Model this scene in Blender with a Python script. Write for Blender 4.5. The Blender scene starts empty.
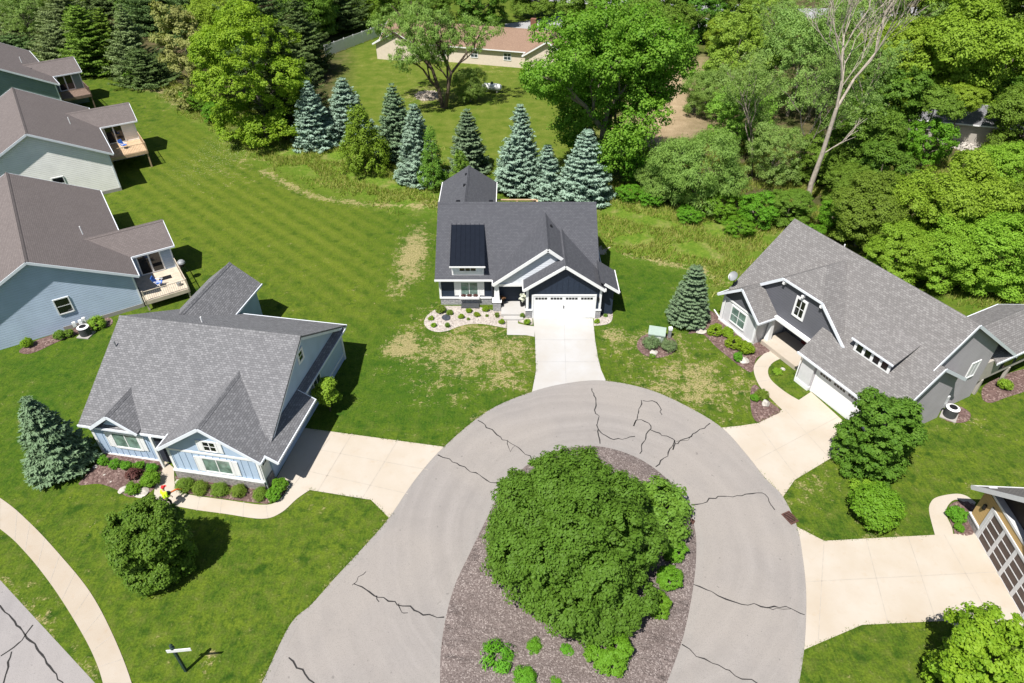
import bpy, bmesh, math, random
import numpy as np
from mathutils import Vector, Matrix
R = math.radians
scene = bpy.context.scene
COL = scene.collection
rnd = random.Random(7)

# ------------------------------------------------------------------ camera
CAM_H, PITCH, FOC = 33.0, R(38), 683.0
cam = bpy.data.objects.new("camera", bpy.data.cameras.new("camera"))
COL.objects.link(cam)
cam.location = (0, 0, CAM_H)
cam.rotation_euler = (R(90) - PITCH, 0, 0)
cam.data.sensor_width = 36
cam.data.lens = 36 * FOC / 1024
cam.data.clip_end = 3000
scene.camera = cam

def at(px, py, z=0.0):
    """World point at height z seen at a photo position (survey of the place)."""
    x, y = (px - 512) / FOC, (341.5 - py) / FOC
    dy = math.cos(PITCH) + y * math.sin(PITCH)
    dz = -math.sin(PITCH) + y * math.cos(PITCH)
    t = (CAM_H - z) / -dz
    return Vector((x * t, dy * t, z))

def depth(p):
    return p.y * math.cos(PITCH) + (CAM_H - p.z) * math.sin(PITCH)

# ------------------------------------------------------------------ light
SUN_EL, SUN_AZ = 61.0, 54.0          # shadows run towards +x +y
world = bpy.data.worlds.new("World"); scene.world = world
world.use_nodes = True
nt = world.node_tree
sky = nt.nodes.new("ShaderNodeTexSky"); sky.sky_type = 'NISHITA'; sky.sun_disc = False
sky.sun_elevation = R(SUN_EL)
tosun = Vector((-math.cos(R(SUN_AZ)) * math.cos(R(SUN_EL)), -math.sin(R(SUN_AZ)) * math.cos(R(SUN_EL)), math.sin(R(SUN_EL))))
sky.sun_rotation = math.atan2(tosun.x, tosun.y)
bg = nt.nodes["Background"]; bg.inputs[1].default_value = 0.058
nt.links.new(sky.outputs[0], bg.inputs[0])
sl = bpy.data.lights.new("sun", 'SUN'); sl.energy = 5.0; sl.angle = R(0.55); sl.color = (1.0, 0.955, 0.89)
sun = bpy.data.objects.new("sun", sl); COL.objects.link(sun)
sun.rotation_euler = (-tosun).to_track_quat('-Z', 'Y').to_euler()
sun.location = (0, 0, 80)
scene.view_settings.view_transform = 'Standard'
scene.view_settings.look = 'None'
scene.view_settings.exposure = 0.52
scene.view_settings.gamma = 1

# ------------------------------------------------------------------ materials
class N:
    """Small node-graph helper."""
    def __init__(s, name):
        s.m = bpy.data.materials.new(name); s.m.use_nodes = True
        s.t = s.m.node_tree; s.b = s.t.nodes["Principled BSDF"]
        s.b.inputs["Roughness"].default_value = .85
        s.b.inputs["Specular IOR Level"].default_value = .25
    def n(s, typ, **kw):
        x = s.t.nodes.new("ShaderNode" + typ)
        for k, v in kw.items(): setattr(x, k, v)
        return x
    def l(s, a, b): s.t.links.new(a, b)
    def inp(s, node, key, v):
        if isinstance(v, bpy.types.NodeSocket): s.l(v, node.inputs[key])
        else: node.inputs[key].default_value = v
    def coord(s, kind="Object"): return s.n("TexCoord").outputs[kind]
    def noise(s, vec, scale, detail=3, rough=.55):
        x = s.n("TexNoise"); s.l(vec, x.inputs["Vector"])
        x.inputs["Scale"].default_value = scale; x.inputs["Detail"].default_value = detail; x.inputs["Roughness"].default_value = rough
        return x.outputs["Fac"]
    def ramp(s, f, lo, hi, a=0., b=1.):
        x = s.n("MapRange"); x.clamp = True
        s.l(f, x.inputs[0])
        for i, v in zip((1, 2, 3, 4), (lo, hi, a, b)): x.inputs[i].default_value = v
        return x.outputs[0]
    def mix(s, f, a, b, mode='MIX'):
        x = s.n("Mix", data_type='RGBA', blend_type=mode)
        s.inp(x, 0, f)
        for k, v in ((6, a), (7, b)):
            if isinstance(v, tuple) and len(v) == 3: v = v + (1,)
            s.inp(x, k, v)
        return x.outputs[2]
    def math(s, op, a, b=0.):
        x = s.n("Math", operation=op); s.inp(x, 0, a); s.inp(x, 1, b)
        return x.outputs[0]
    def attr(s, name): return s.n("Attribute", attribute_name=name).outputs["Fac"]
    def bump(s, h, strength=.4, dist=.02):
        x = s.n("Bump"); s.l(h, x.inputs["Height"])
        x.inputs["Strength"].default_value = strength; x.inputs["Distance"].default_value = dist
        s.l(x.outputs[0], s.b.inputs["Normal"])
    def col(s, c):
        if isinstance(c, tuple): c = c + (1,) if len(c) == 3 else c
        s.inp(s.b, "Base Color", c); return s

def plain(name, c, rough=.7, metal=0., var=.12, scale=3.):
    g = N(name); o = g.coord()
    f = g.noise(o, scale, 4)
    lo = tuple(x * (1 - var) for x in c); hi = tuple(min(1, x * (1 + var)) for x in c)
    g.col(g.mix(g.ramp(f, .3, .7), lo, hi))
    g.b.inputs["Roughness"].default_value = rough; g.b.inputs["Metallic"].default_value = metal
    return g.m

def shingles(name, a, b, c, amount=.5):
    g = N(name); uv = g.coord("UV")
    br = g.n("TexBrick"); g.l(uv, br.inputs["Vector"])
    br.offset = .5; br.offset_frequency = 2
    for k, v in (("Color1", (0, 0, 0, 1)), ("Color2", (1, 1, 1, 1)), ("Mortar", (.0, .0, .0, 1))): br.inputs[k].default_value = v
    br.inputs["Scale"].default_value = 1; br.inputs["Brick Width"].default_value = .22; br.inputs["Row Height"].default_value = .14
    br.inputs["Mortar Size"].default_value = .012; br.inputs["Bias"].default_value = -.15
    sep = g.n("SeparateColor"); g.l(br.outputs["Color"], sep.inputs[0])
    base = g.mix(g.ramp(g.noise(uv, .35, 4), .35, .65), tuple(x * .9 for x in a), tuple(x * 1.08 for x in a))
    tab = g.mix(g.ramp(g.math("ADD", g.math("MULTIPLY", sep.outputs[0], .55), g.math("MULTIPLY", g.noise(uv, 4.2, 3, .7), .75)), .42, .88), b, c)
    col = g.mix(amount, base, tab)
    grain = g.noise(uv, 22, 2)
    col = g.mix(.35, col, g.mix(g.ramp(grain, .3, .7), tuple(x * .6 for x in a), tuple(x * 1.5 for x in a)))
    col = g.mix(g.math('MULTIPLY', br.outputs["Fac"], .55), col, tuple(x * .45 for x in a))
    g.col(col); g.b.inputs["Roughness"].default_value = .95
    g.bump(g.math('ADD', g.math('MULTIPLY', br.outputs["Fac"], -.7), g.math('MULTIPLY', grain, .5)), .6, .02)
    return g.m

def siding(name, c, course=.16, var=.07):
    """Lap siding: saw-tooth courses in height."""
    g = N(name); o = g.coord()
    sx = g.n("SeparateXYZ"); g.l(o, sx.inputs[0])
    saw = g.math('FRACT', g.math('DIVIDE', sx.outputs[2], course))
    f = g.noise(o, .8, 4)
    col = g.mix(g.ramp(f, .3, .7), tuple(x * (1 - var) for x in c), tuple(x * (1 + var) for x in c))
    gap = g.ramp(saw, .0, .14, 1., 0.)
    g.col(g.mix(g.math('MULTIPLY', gap, .45), col, tuple(x * .35 for x in c)))  # dark lap seam: grime plus the shadow line under each course, in the colour
    g.bump(g.math('SUBTRACT', 1., saw), .8, .03)
    g.b.inputs["Roughness"].default_value = .6
    return g.m

def stone(name, a, b):
    g = N(name); uv = g.coord("UV")
    br = g.n("TexBrick"); g.l(uv, br.inputs["Vector"])
    br.inputs["Color1"].default_value = a + (1,); br.inputs["Color2"].default_value = b + (1,); br.inputs["Mortar"].default_value = tuple(x * .5 for x in a) + (1,)
    br.inputs["Scale"].default_value = 1; br.inputs["Brick Width"].default_value = .42; br.inputs["Row Height"].default_value = .17; br.inputs["Mortar Size"].default_value = .012
    n = g.noise(uv, 7, 4)
    g.col(g.mix(g.ramp(n, .3, .75), br.outputs["Color"], tuple(x * .55 for x in b)))
    g.bump(g.math('ADD', n, br.outputs["Fac"]), .6, .04)
    return g.m

def concrete(name, c, stain=.5):
    g = N(name); o = g.coord()
    big = g.noise(o, .35, 5); mid = g.noise(o, 2.2, 5); fine = g.noise(o, 30, 3)
    col = g.mix(g.ramp(big, .35, .7), c, tuple(x * y for x, y in zip(c, (.90, .85, .78))))
    rust = g.math('MULTIPLY', g.ramp(mid, .58, .78), stain * .5)
    col = g.mix(rust, col, (c[0] * .86, c[1] * .72, c[2] * .56))
    col = g.mix(g.math('MULTIPLY', g.ramp(fine, .45, .7), .14), col, tuple(x * .75 for x in c))
    g.col(col); g.bump(fine, .15, .01); g.b.inputs["Roughness"].default_value = .9
    return g.m

def asphalt(name, c):
    g = N(name); o = g.coord()
    mp = g.n("Mapping"); g.l(o, mp.inputs[0]); mp.inputs["Location"].default_value = (-4.9, -24.6, 0)
    # wear rings round the turning circle: distance from its centre
    ln = g.n("VectorMath", operation='LENGTH'); g.l(mp.outputs[0], ln.inputs[0])
    warp = g.math('ADD', ln.outputs["Value"], g.math('MULTIPLY', g.noise(o, .25, 4), 1.0))
    ring = g.n("TexNoise", noise_dimensions='1D'); g.l(warp, ring.inputs["W"]); ring.inputs["Scale"].default_value = 1.5; ring.inputs["Detail"].default_value = 4
    fine = g.noise(o, 26, 3); mid = g.noise(o, 1.1, 6); big = g.noise(o, .12, 3)
    col = g.mix(g.ramp(ring.outputs["Fac"], .3, .72), tuple(x * .925 for x in c), tuple(x * 1.05 for x in c))
    col = g.mix(g.math('MULTIPLY', g.ramp(mid, .5, .8), .3), col, tuple(x * .72 for x in c))
    col = g.mix(g.math('MULTIPLY', g.ramp(big, .42, .58), .6), col, tuple(x * y for x, y in zip(c, (1.10, 1.08, 1.04))))
    col = g.mix(g.math('MULTIPLY', g.ramp(g.noise(o, .45, 5, .7), .52, .66), .35), col, tuple(x * .86 for x in c))
    col = g.mix(g.math('MULTIPLY', g.ramp(fine, .50, .68), .5), col, tuple(x * .62 for x in c))
    col = g.mix(g.math('MULTIPLY', g.ramp(g.noise(o, 3.3, 2), .70, .74), .5), col, tuple(x * .45 for x in c))
    g.col(col); g.bump(fine, .25, .01); g.b.inputs["Roughness"].default_value = .92
    return g.m

def chips(name, a, b, c, scale=9.):
    g = N(name); o = g.coord()
    v = g.n("TexVoronoi"); g.l(o, v.inputs["Vector"]); v.inputs["Scale"].default_value = scale
    hs = g.n("SeparateColor"); g.l(v.outputs["Color"], hs.inputs[0])
    col = g.mix(g.ramp(hs.outputs[0], .1, .9), a, b)
    col = g.mix(g.ramp(hs.outputs[1], .72, .95), col, c)
    col = g.mix(g.math('MULTIPLY', g.ramp(g.noise(o, .7, 5), .4, .7), .5), col, a)
    g.col(col); g.bump(g.math('SUBTRACT', 1., v.outputs["Distance"]), .7, .05)
    g.b.inputs["Roughness"].default_value = 1
    return g.m

def leafmat(name, a, b, c, trans=.27, tw=.6):
    """Leaves: colour varies leaf by leaf and clump by clump."""
    g = N(name)
    geo = g.n("NewGeometry")
    isl = geo.outputs["Random Per Island"]
    t = g.attr("tint")
    col = g.mix(isl, a, b)
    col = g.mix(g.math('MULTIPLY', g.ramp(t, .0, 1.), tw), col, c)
    oi = g.n("ObjectInfo")
    hsv = g.n("HueSaturation"); g.l(col, hsv.inputs["Color"])
    g.l(g.ramp(oi.outputs["Random"], 0, 1, .485, .513), hsv.inputs["Hue"])
    g.l(g.ramp(oi.outputs["Random"], 0, 1, .94, 1.12), hsv.inputs["Value"])
    col = hsv.outputs[0]
    g.col(col); g.b.inputs["Roughness"].default_value = .6; g.b.inputs["Specular IOR Level"].default_value = .2
    tr = g.n("BsdfTranslucent")
    bright = g.mix(.5, col, (1, 1, .35), 'MULTIPLY')
    g.l(g.mix(1., bright, (1.6, 1.75, 1.0), 'MULTIPLY'), tr.inputs[0])
    mx = g.n("MixShader"); mx.inputs[0].default_value = trans
    g.l(g.b.outputs[0], mx.inputs[1]); g.l(tr.outputs[0], mx.inputs[2])
    g.l(mx.outputs[0], g.t.nodes["Material Output"].inputs[0])
    return g.m

def glass(name, c=(.02, .03, .035)):
    g = N(name); o = g.coord()
    g.col(g.mix(g.ramp(g.noise(o, 2.2, 3), .35, .65), c, tuple(x * 2.2 for x in c)))
    g.b.inputs["Roughness"].default_value = .06; g.b.inputs["Specular IOR Level"].default_value = .6
    return g.m

M = dict(
    white=plain("white_paint", (.78, .79, .80), .5, var=.04),
    white_metal=plain("white_painted_metal", (.80, .80, .80), .4, var=.03),
    trim_b=plain("pale_blue_white_trim", (.70, .74, .80), .5, var=.05),
    navy=siding("navy_siding", (.022, .033, .056), .18),
    navy_flat=plain("navy_panel", (.022, .033, .056), .6, var=.1),
    palegrey=siding("pale_grey_siding", (.62, .65, .70), .17),
    roof_a=shingles("charcoal_shingles", (.088, .091, .104), (.060, .062, .074), (.128, .132, .146), .45),
    roof_b=shingles("grey_weathered_shingles", (.172, .173, .183), (.115, .116, .124), (.33, .33, .345), .55),
    roof_c=shingles("grey_brown_shingles", (.192, .184, .182), (.132, .126, .125), (.34, .332, .328), .52),
    roof_l=shingles("brown_grey_shingles", (.165, .142, .138), (.125, .108, .105), (.215, .187, .18), .5),
    roof_d=shingles("taupe_shingles", (.19, .178, .17), (.13, .12, .115), (.28, .265, .25), .5),
    roof_t=shingles("tan_shingles", (.27, .18, .13), (.22, .145, .105), (.34, .235, .17), .5),
    roof_s=plain("dark_standing_seam_metal", (.014, .018, .028), .35, .3, .1),
    blue=plain("light_blue_siding", (.40, .51, .66), .6, var=.06, scale=1.2),
    blue_lap=siding("light_blue_lap_siding", (.40, .50, .64), .17),
    slate=siding("slate_blue_lap_siding", (.40, .49, .62), .2),
    offwhite=siding("off_white_lap_siding", (.86, .85, .82), .2),
    teal=siding("grey_green_lap_siding", (.20, .265, .255), .2),
    greyc=siding("warm_grey_lap_siding", (.35, .335, .355), .17),
    darkc=siding("dark_grey_lap_siding", (.105, .108, .125), .2),
    lightc=plain("light_grey_panel", (.58, .585, .60), .6, var=.05),
    beige=plain("beige_panel", (.42, .39, .35), .7, var=.08),
    tan=siding("golden_tan_siding", (.44, .30, .13), .2),
    brown=siding("dark_brown_siding", (.035, .026, .026), .2),
    doorbrown=plain("taupe_brown_door_panel", (.10, .075, .066), .6, var=.15),
    cream=plain("cream_siding", (.66, .57, .48), .7, var=.06),
    foundation=concrete("foundation_concrete", (.36, .35, .34), .2),
    stone_a=stone("grey_white_stone", (.52, .52, .52), (.34, .34, .36)),
    stone_b=stone("grey_brown_stone", (.46, .43, .41), (.30, .285, .285)),
    glass=glass("window_glass"), glass_g=glass("greenish_window_glass", (.10, .15, .13)), glass_k=glass("black_window_glass", (.006, .007, .008)),
    wood=plain("deck_wood", (.50, .36, .23), .8, var=.18, scale=2.5),
    wood_pale=plain("weathered_deck_wood", (.52, .45, .36), .8, var=.15, scale=2.5),
    wood_dark=plain("brown_deck_wood", (.20, .14, .11), .8, var=.18),
    black=plain("black_metal", (.012, .012, .014), .5), darkgrey=plain("dark_grey_metal", (.06, .063, .068), .55),
    grey=plain("grey_metal", (.30, .31, .32), .5, .2), dark_in=plain("painted_porch_shade", (.03, .035, .05), .8),  # dark_in: shade of the porch interiors put into the colour
    concrete=concrete("driveway_concrete", (.475, .430, .372), .7), concrete_n=concrete("new_white_concrete", (.455, .452, .450), .35),
    concrete_w=concrete("sidewalk_concrete", (.43, .38, .32), .9),
    joint=plain("concrete_joint", (.39, .352, .305), .9),
    joint_n=plain("pale_concrete_joint", (.37, .366, .362), .9),
    asphalt=asphalt("worn_asphalt", (.282, .262, .249)), asphalt2=asphalt("street_asphalt", (.29, .275, .275)),
    gutter=asphalt("road_edge_strip", (.280, .262, .250)), tar=plain("tar_crack_seal", (.032, .031, .031), .95),
    mulch=chips("purple_brown_mulch", (.118, .094, .087), (.198, .163, .153), (.33, .285, .268), 17.),
    mulch_d=chips("dark_brown_mulch", (.10, .062, .055), (.17, .11, .10), (.26, .19, .17), 9.),
    pebble=chips("white_stone_chips", (.38, .335, .30), (.50, .455, .415), (.26, .225, .20), 10.),
    rock=plain("pale_boulder", (.46, .43, .39), .95, var=.3, scale=2.), rock_d=plain("dark_boulder", (.055, .062, .08), .9, var=.3, scale=2.),
    rust=plain("rusty_iron", (.10, .05, .04), .9, var=.4, scale=6.),
    bark=plain("brown_bark", (.10, .075, .055), .95, var=.35, scale=4.), bark_p=plain("pale_dead_bark", (.38, .33, .28), .95, var=.25, scale=3.),
    bark_g=plain("grey_bark", (.20, .17, .14), .95, var=.3, scale=3.),
    green_box=plain("sage_green_cabinet", (.33, .41, .36), .5, var=.06), green_post=plain("dark_green_post", (.03, .055, .05), .5),
    hivis=plain("yellow_green_jacket", (.62, .90, .03), .8), red=plain("red_cloth", (.62, .03, .03), .8), trousers=plain("black_trousers", (.02, .021, .026), .9),
    skin=plain("skin", (.55, .33, .24), .6), bluecloth=plain("blue_cloth", (.05, .16, .55), .8), orange=plain("orange_plastic", (.70, .18, .05), .5),
    far_asphalt=plain("far_road", (.34, .34, .35), .9, var=.1), carblue=plain("pale_blue_car_paint", (.50, .60, .70), .25, .2),
    # foliage
    lf_bright=leafmat("bright_green_leaves", (0.153, 0.246, 0.018), (0.204, 0.327, 0.026), (0.251, 0.402, 0.041)),
    lf_mid=leafmat("mid_green_leaves", (0.101, 0.165, 0.017), (0.144, 0.236, 0.026), (0.183, 0.296, 0.039)),
    lf_island=leafmat("deep_green_leaves", (0.071, 0.128, 0.012), (0.101, 0.185, 0.019), (0.118, 0.220, 0.026), .28),
    lf_maple=leafmat("maple_leaves", (0.062, 0.150, 0.014), (0.095, 0.205, 0.020), (0.135, 0.250, 0.030), .27),
    lf_olive=leafmat("olive_leaves", (0.157, 0.249, 0.047), (0.215, 0.334, 0.079), (0.251, 0.394, 0.119)),
    lf_yellow=leafmat("yellow_green_leaves", (0.163, 0.273, 0.026), (0.213, 0.355, 0.043), (0.237, 0.395, 0.067)),
    lf_tan=leafmat("tan_flowering_leaves", (0.230, 0.240, 0.075), (0.340, 0.330, 0.125), (0.190, 0.240, 0.050)),
    lf_willow=leafmat("feathery_leaves", (0.146, 0.237, 0.040), (0.189, 0.305, 0.060), (0.219, 0.355, 0.092)),
    lf_cotton=leafmat("cottonwood_leaves", (0.098, 0.197, 0.015), (0.146, 0.261, 0.022), (0.207, 0.319, 0.033), .3),
    lf_lime=leafmat("lime_shrub_leaves", (0.090, 0.215, 0.010), (0.116, 0.275, 0.016), (0.139, 0.330, 0.028), .25),
    lf_spirea=leafmat("spirea_leaves", (0.097, 0.204, 0.018), (0.123, 0.259, 0.026), (0.149, 0.314, 0.050), .25),
    lf_corner=leafmat("sunny_green_leaves", (0.125, 0.260, 0.014), (0.180, 0.340, 0.020), (0.270, 0.420, 0.030)),
    lf_gold=leafmat("golden_green_leaves", (0.149, 0.240, 0.010), (0.186, 0.300, 0.014), (0.205, 0.330, 0.022), .25),
    lf_red=leafmat("burgundy_leaves", (0.070, 0.024, 0.026), (0.115, 0.038, 0.038), (0.150, 0.075, 0.060), .2),
    lf_sage=leafmat("grey_green_leaves", (0.105, 0.170, 0.065), (0.165, 0.235, 0.100), (0.220, 0.285, 0.140)),
    nd_blue=leafmat("blue_spruce_needles", (0.132, 0.226, 0.158), (0.226, 0.330, 0.247), (0.347, 0.462, 0.362), .08),
    nd_blueg=leafmat("grey_green_spruce_needles", (0.089, 0.166, 0.083), (0.140, 0.225, 0.119), (0.217, 0.310, 0.178), .08),
    nd_green=leafmat("green_fir_needles", (0.075, 0.165, 0.018), (0.130, 0.235, 0.024), (0.200, 0.310, 0.035), .12),
    nd_dark=leafmat("dark_pine_needles", (0.053, 0.106, 0.031), (0.090, 0.152, 0.042), (0.138, 0.206, 0.057), .1),
    nd_gold=leafmat("golden_arborvitae_needles", (0.111, 0.185, 0.012), (0.144, 0.240, 0.016), (0.174, 0.290, 0.025), .15),
    nd_pine=leafmat("soft_pine_needles", (0.114, 0.180, 0.061), (0.174, 0.246, 0.088), (0.240, 0.306, 0.121), .12),
    grass_b=leafmat("meadow_grass_blades", (0.132, 0.216, 0.020), (0.204, 0.288, 0.033), (0.408, 0.360, 0.121), .25, .8),
    grass_l=leafmat("lawn_grass_blades", (0.075, 0.150, 0.012), (0.110, 0.190, 0.016), (0.170, 0.210, 0.040), .4, .8),
)
# ------------------------------------------------------------------ objects
def tag(o, label=None, cat=None, group=None, kind=None):
    if label: o["label"] = label
    if cat: o["category"] = cat
    if group: o["group"] = group
    if kind: o["kind"] = kind
    return o

def thing(name, label, cat, loc=(0, 0, 0), rz=0., group=None):
    o = bpy.data.objects.new(name, None); COL.objects.link(o)
    o.empty_display_size = .3
    o.location = loc; o.rotation_euler = (0, 0, rz)
    return tag(o, label, cat, group)

def link(name, me, parent=None, mat=None):
    o = bpy.data.objects.new(name, me); COL.objects.link(o)
    if mat is not None:
        me.materials.clear(); me.materials.append(mat)
    if parent is not None: o.parent = parent
    return o

def copy_tree(root, loc, rz=0., scale=1., label=None, group=None):
    r = root.copy(); COL.objects.link(r)
    r.location = loc; r.rotation_euler = (0, 0, rz); r.scale = (scale,) * 3 if not isinstance(scale, tuple) else scale
    if label: r["label"] = label
    if group: r["group"] = group
    for c in list(root.children):
        d = c.copy(); COL.objects.link(d); d.parent = r
        for e in list(c.children):
            f = e.copy(); COL.objects.link(f); f.parent = d
    return r

class MB:
    """Collects boxes, slabs, tubes ... and builds ONE mesh object with metre UVs."""
    def __init__(s): s.v, s.f = [], []
    def add(s, pts, faces):
        k = len(s.v); s.v += [tuple(p) for p in pts]; s.f += [tuple(i + k for i in f) for f in faces]; return s
    def box(s, x0, x1, y0, y1, z0, z1):
        x0, x1 = min(x0, x1), max(x0, x1); y0, y1 = min(y0, y1), max(y0, y1); z0, z1 = min(z0, z1), max(z0, z1)
        return s.add([(x0, y0, z0), (x1, y0, z0), (x1, y1, z0), (x0, y1, z0), (x0, y0, z1), (x1, y0, z1), (x1, y1, z1), (x0, y1, z1)],
                     [(0, 3, 2, 1), (4, 5, 6, 7), (0, 1, 5, 4), (1, 2, 6, 5), (2, 3, 7, 6), (3, 0, 4, 7)])
    def slab(s, pts, t=.12, d=(0, 0, -1)):
        n = len(pts); d = Vector(d) * t
        lo = [tuple(Vector(p) + d) for p in pts]
        return s.add(list(pts) + lo, [tuple(range(n)), tuple(range(2 * n - 1, n - 1, -1))] + [(i, i + n, (i + 1) % n + n, (i + 1) % n) for i in range(n)])
    def prism(s, pts, z0, z1): return s.slab([(p[0], p[1], z1) for p in pts], z1 - z0)
    def beam(s, p, q, w, h, up=(0, 0, 1)):
        """Rectangular bar from p to q: width w across, height h along up."""
        p, q = Vector(p), Vector(q); t = (q - p).normalized()
        a = t.cross(Vector(up))
        a = a.normalized() if a.length > 1e-4 else Vector((1, 0, 0))
        b = a.cross(t).normalized()
        a *= w / 2; b *= h / 2
        return s.add([p - a - b, p + a - b, p + a + b, p - a + b, q - a - b, q + a - b, q + a + b, q - a + b],
                     [(0, 1, 2, 3), (7, 6, 5, 4), (0, 4, 5, 1), (1, 5, 6, 2), (2, 6, 7, 3), (3, 7, 4, 0)])
    def tube(s, path, radii, n=8):
        k = len(s.v); path = [Vector(p) for p in path]
        ref = Vector((.31, .17, .93))
        for i, p in enumerate(path):
            t = (path[min(i + 1, len(path) - 1)] - path[max(i - 1, 0)]).normalized()
            a = t.cross(ref)
            if a.length < .05: a = t.cross(Vector((1, 0, 0)))
            a.normalize(); b = t.cross(a)
            r = radii[i] if hasattr(radii, '__len__') else radii
            for j in range(n):
                an = 2 * math.pi * j / n
                s.v.append(tuple(p + (a * math.cos(an) + b * math.sin(an)) * r))
        for i in range(len(path) - 1):
            for j in range(n):
                s.f.append((k + i * n + j, k + i * n + (j + 1) % n, k + (i + 1) * n + (j + 1) % n, k + (i + 1) * n + j))
        s.f.append(tuple(k + j for j in range(n))[::-1]); m = k + (len(path) - 1) * n
        s.f.append(tuple(m + j for j in range(n)))
        return s
    def lathe(s, prof, n=16, c=(0, 0, 0)):
        """prof: list of (radius, z) bottom to top."""
        k = len(s.v)
        for r, z in prof:
            for j in range(n):
                an = 2 * math.pi * j / n
                s.v.append((c[0] + r * math.cos(an), c[1] + r * math.sin(an), c[2] + z))
        for i in range(len(prof) - 1):
            for j in range(n):
                s.f.append((k + i * n + j, k + i * n + (j + 1) % n, k + (i + 1) * n + (j + 1) % n, k + (i + 1) * n + j))
        s.f.append(tuple(k + j for j in range(n))[::-1]); m = k + (len(prof) - 1) * n
        s.f.append(tuple(m + j for j in range(n)))
        return s
    def mesh(s, name, bevel=0.):
        bm = bmesh.new()
        vs = [bm.verts.new(p) for p in s.v]
        for f in s.f:
            try: bm.faces.new([vs[i] for i in f])
            except ValueError: pass
        bmesh.ops.recalc_face_normals(bm, faces=bm.faces)
        if bevel:
            bmesh.ops.bevel(bm, geom=list(bm.edges), offset=bevel, segments=2, affect='EDGES')
        uv = bm.loops.layers.uv.new("UVMap")
        for f in bm.faces:
            n = f.normal
            u = Vector((0, 0, 1)).cross(n) if abs(n.z) < .985 else Vector((1, 0, 0))
            u.normalize(); w = n.cross(u)
            for l in f.loops: l[uv].uv = (l.vert.co.dot(u), l.vert.co.dot(w))
        me = bpy.data.meshes.new(name); bm.to_mesh(me); bm.free()
        return me
    def each(s, name, mat, parent=None, bevel=0.):
        """Every box collected so far becomes a part of its own."""
        for i in range(0, len(s.v), 8):
            q = MB(); q.v = s.v[i:i + 8]; q.f = [tuple(j - i for j in f) for f in s.f if i <= f[0] < i + 8]; q.build(name, mat, parent, bevel)
    def build(s, name, mat, parent=None, bevel=0., smooth=False):
        me = s.mesh(name, bevel)
        if smooth:
            for p in me.polygons: p.use_smooth = True
        return link(name, me, parent, mat)

def face_frame(facing, c0, a0, z0):
    """Local frame on a wall: right, up, out axes; facing one of f b l r (front is -y); c0 = wall plane."""
    ax = dict(f=((1, 0, 0), (0, -1, 0)), b=((-1, 0, 0), (0, 1, 0)), r=((0, 1, 0), (1, 0, 0)), l=((0, -1, 0), (-1, 0, 0)))[facing]
    a, o = Vector(ax[0]), Vector(ax[1])
    org = Vector((a0, c0, z0)) if facing in 'fb' else Vector((c0, a0, z0))
    return org, a, o

class Wall(MB):
    """MB whose boxes are given in wall coordinates (along, up, out)."""
    def __init__(s, facing, c0, a0, z0=0.):
        super().__init__(); s.o, s.a, s.n = face_frame(facing, c0, a0, z0)
    def P(s, a, b, c): return s.o + s.a * a + Vector((0, 0, b)) + s.n * c
    def bx(s, a0, a1, b0, b1, c0, c1):
        k = [s.P(a, b, c) for c in (c0, c1) for b in (b0, b1) for a in (a0, a1)]
        return s.add(k, [(0, 1, 3, 2), (4, 6, 7, 5), (0, 4, 5, 1), (1, 5, 7, 3), (3, 7, 6, 2), (2, 6, 4, 0)])

def window(parent, facing, c0, a0, z0, w, h, nx=2, ny=1, mat=None, glassm=None, t=.11, shutters=None, shm=None, planter=False):
    """Trimmed window centred at a0 with its sill at z0: > pane, shutters."""
    mat = mat or M['white']
    f = Wall(facing, c0, a0, z0)
    f.bx(-w / 2 - t, -w / 2, -t, h + t, -.02, .06); f.bx(w / 2, w / 2 + t, -t, h + t, -.02, .06)
    f.bx(-w / 2, w / 2, h, h + t, -.02, .06); f.bx(-w / 2, w / 2, -t, 0, -.02, .075)
    for i in range(1, nx): f.bx(-w / 2 + w * i / nx - .03, -w / 2 + w * i / nx + .03, 0, h, -.01, .045)
    for j in range(1, ny): f.bx(-w / 2, w / 2, h * j / ny - .025, h * j / ny + .025, -.01, .04)
    o = f.build("window", mat, parent)
    g = Wall(facing, c0, a0, z0); g.bx(-w / 2 + .003, w / 2 - .003, .003, h - .003, -.03, .033); g.build("pane", glassm or M['glass'], o)
    if shutters:
        for sgn in (-1, 1):
            k = Wall(facing, c0, a0, z0); x = sgn * (w / 2 + t + .02 + shutters / 2)
            k.bx(x - shutters / 2, x + shutters / 2, -.08, h + .08, -.02, .05)
            for q in (-1, 1): k.bx(x + q * shutters * .5 - .035, x + q * shutters * .5 + .035, -.08, h + .08, -.01, .065)
            k.build("shutter", shm or M['white'], o)
    return o

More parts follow.
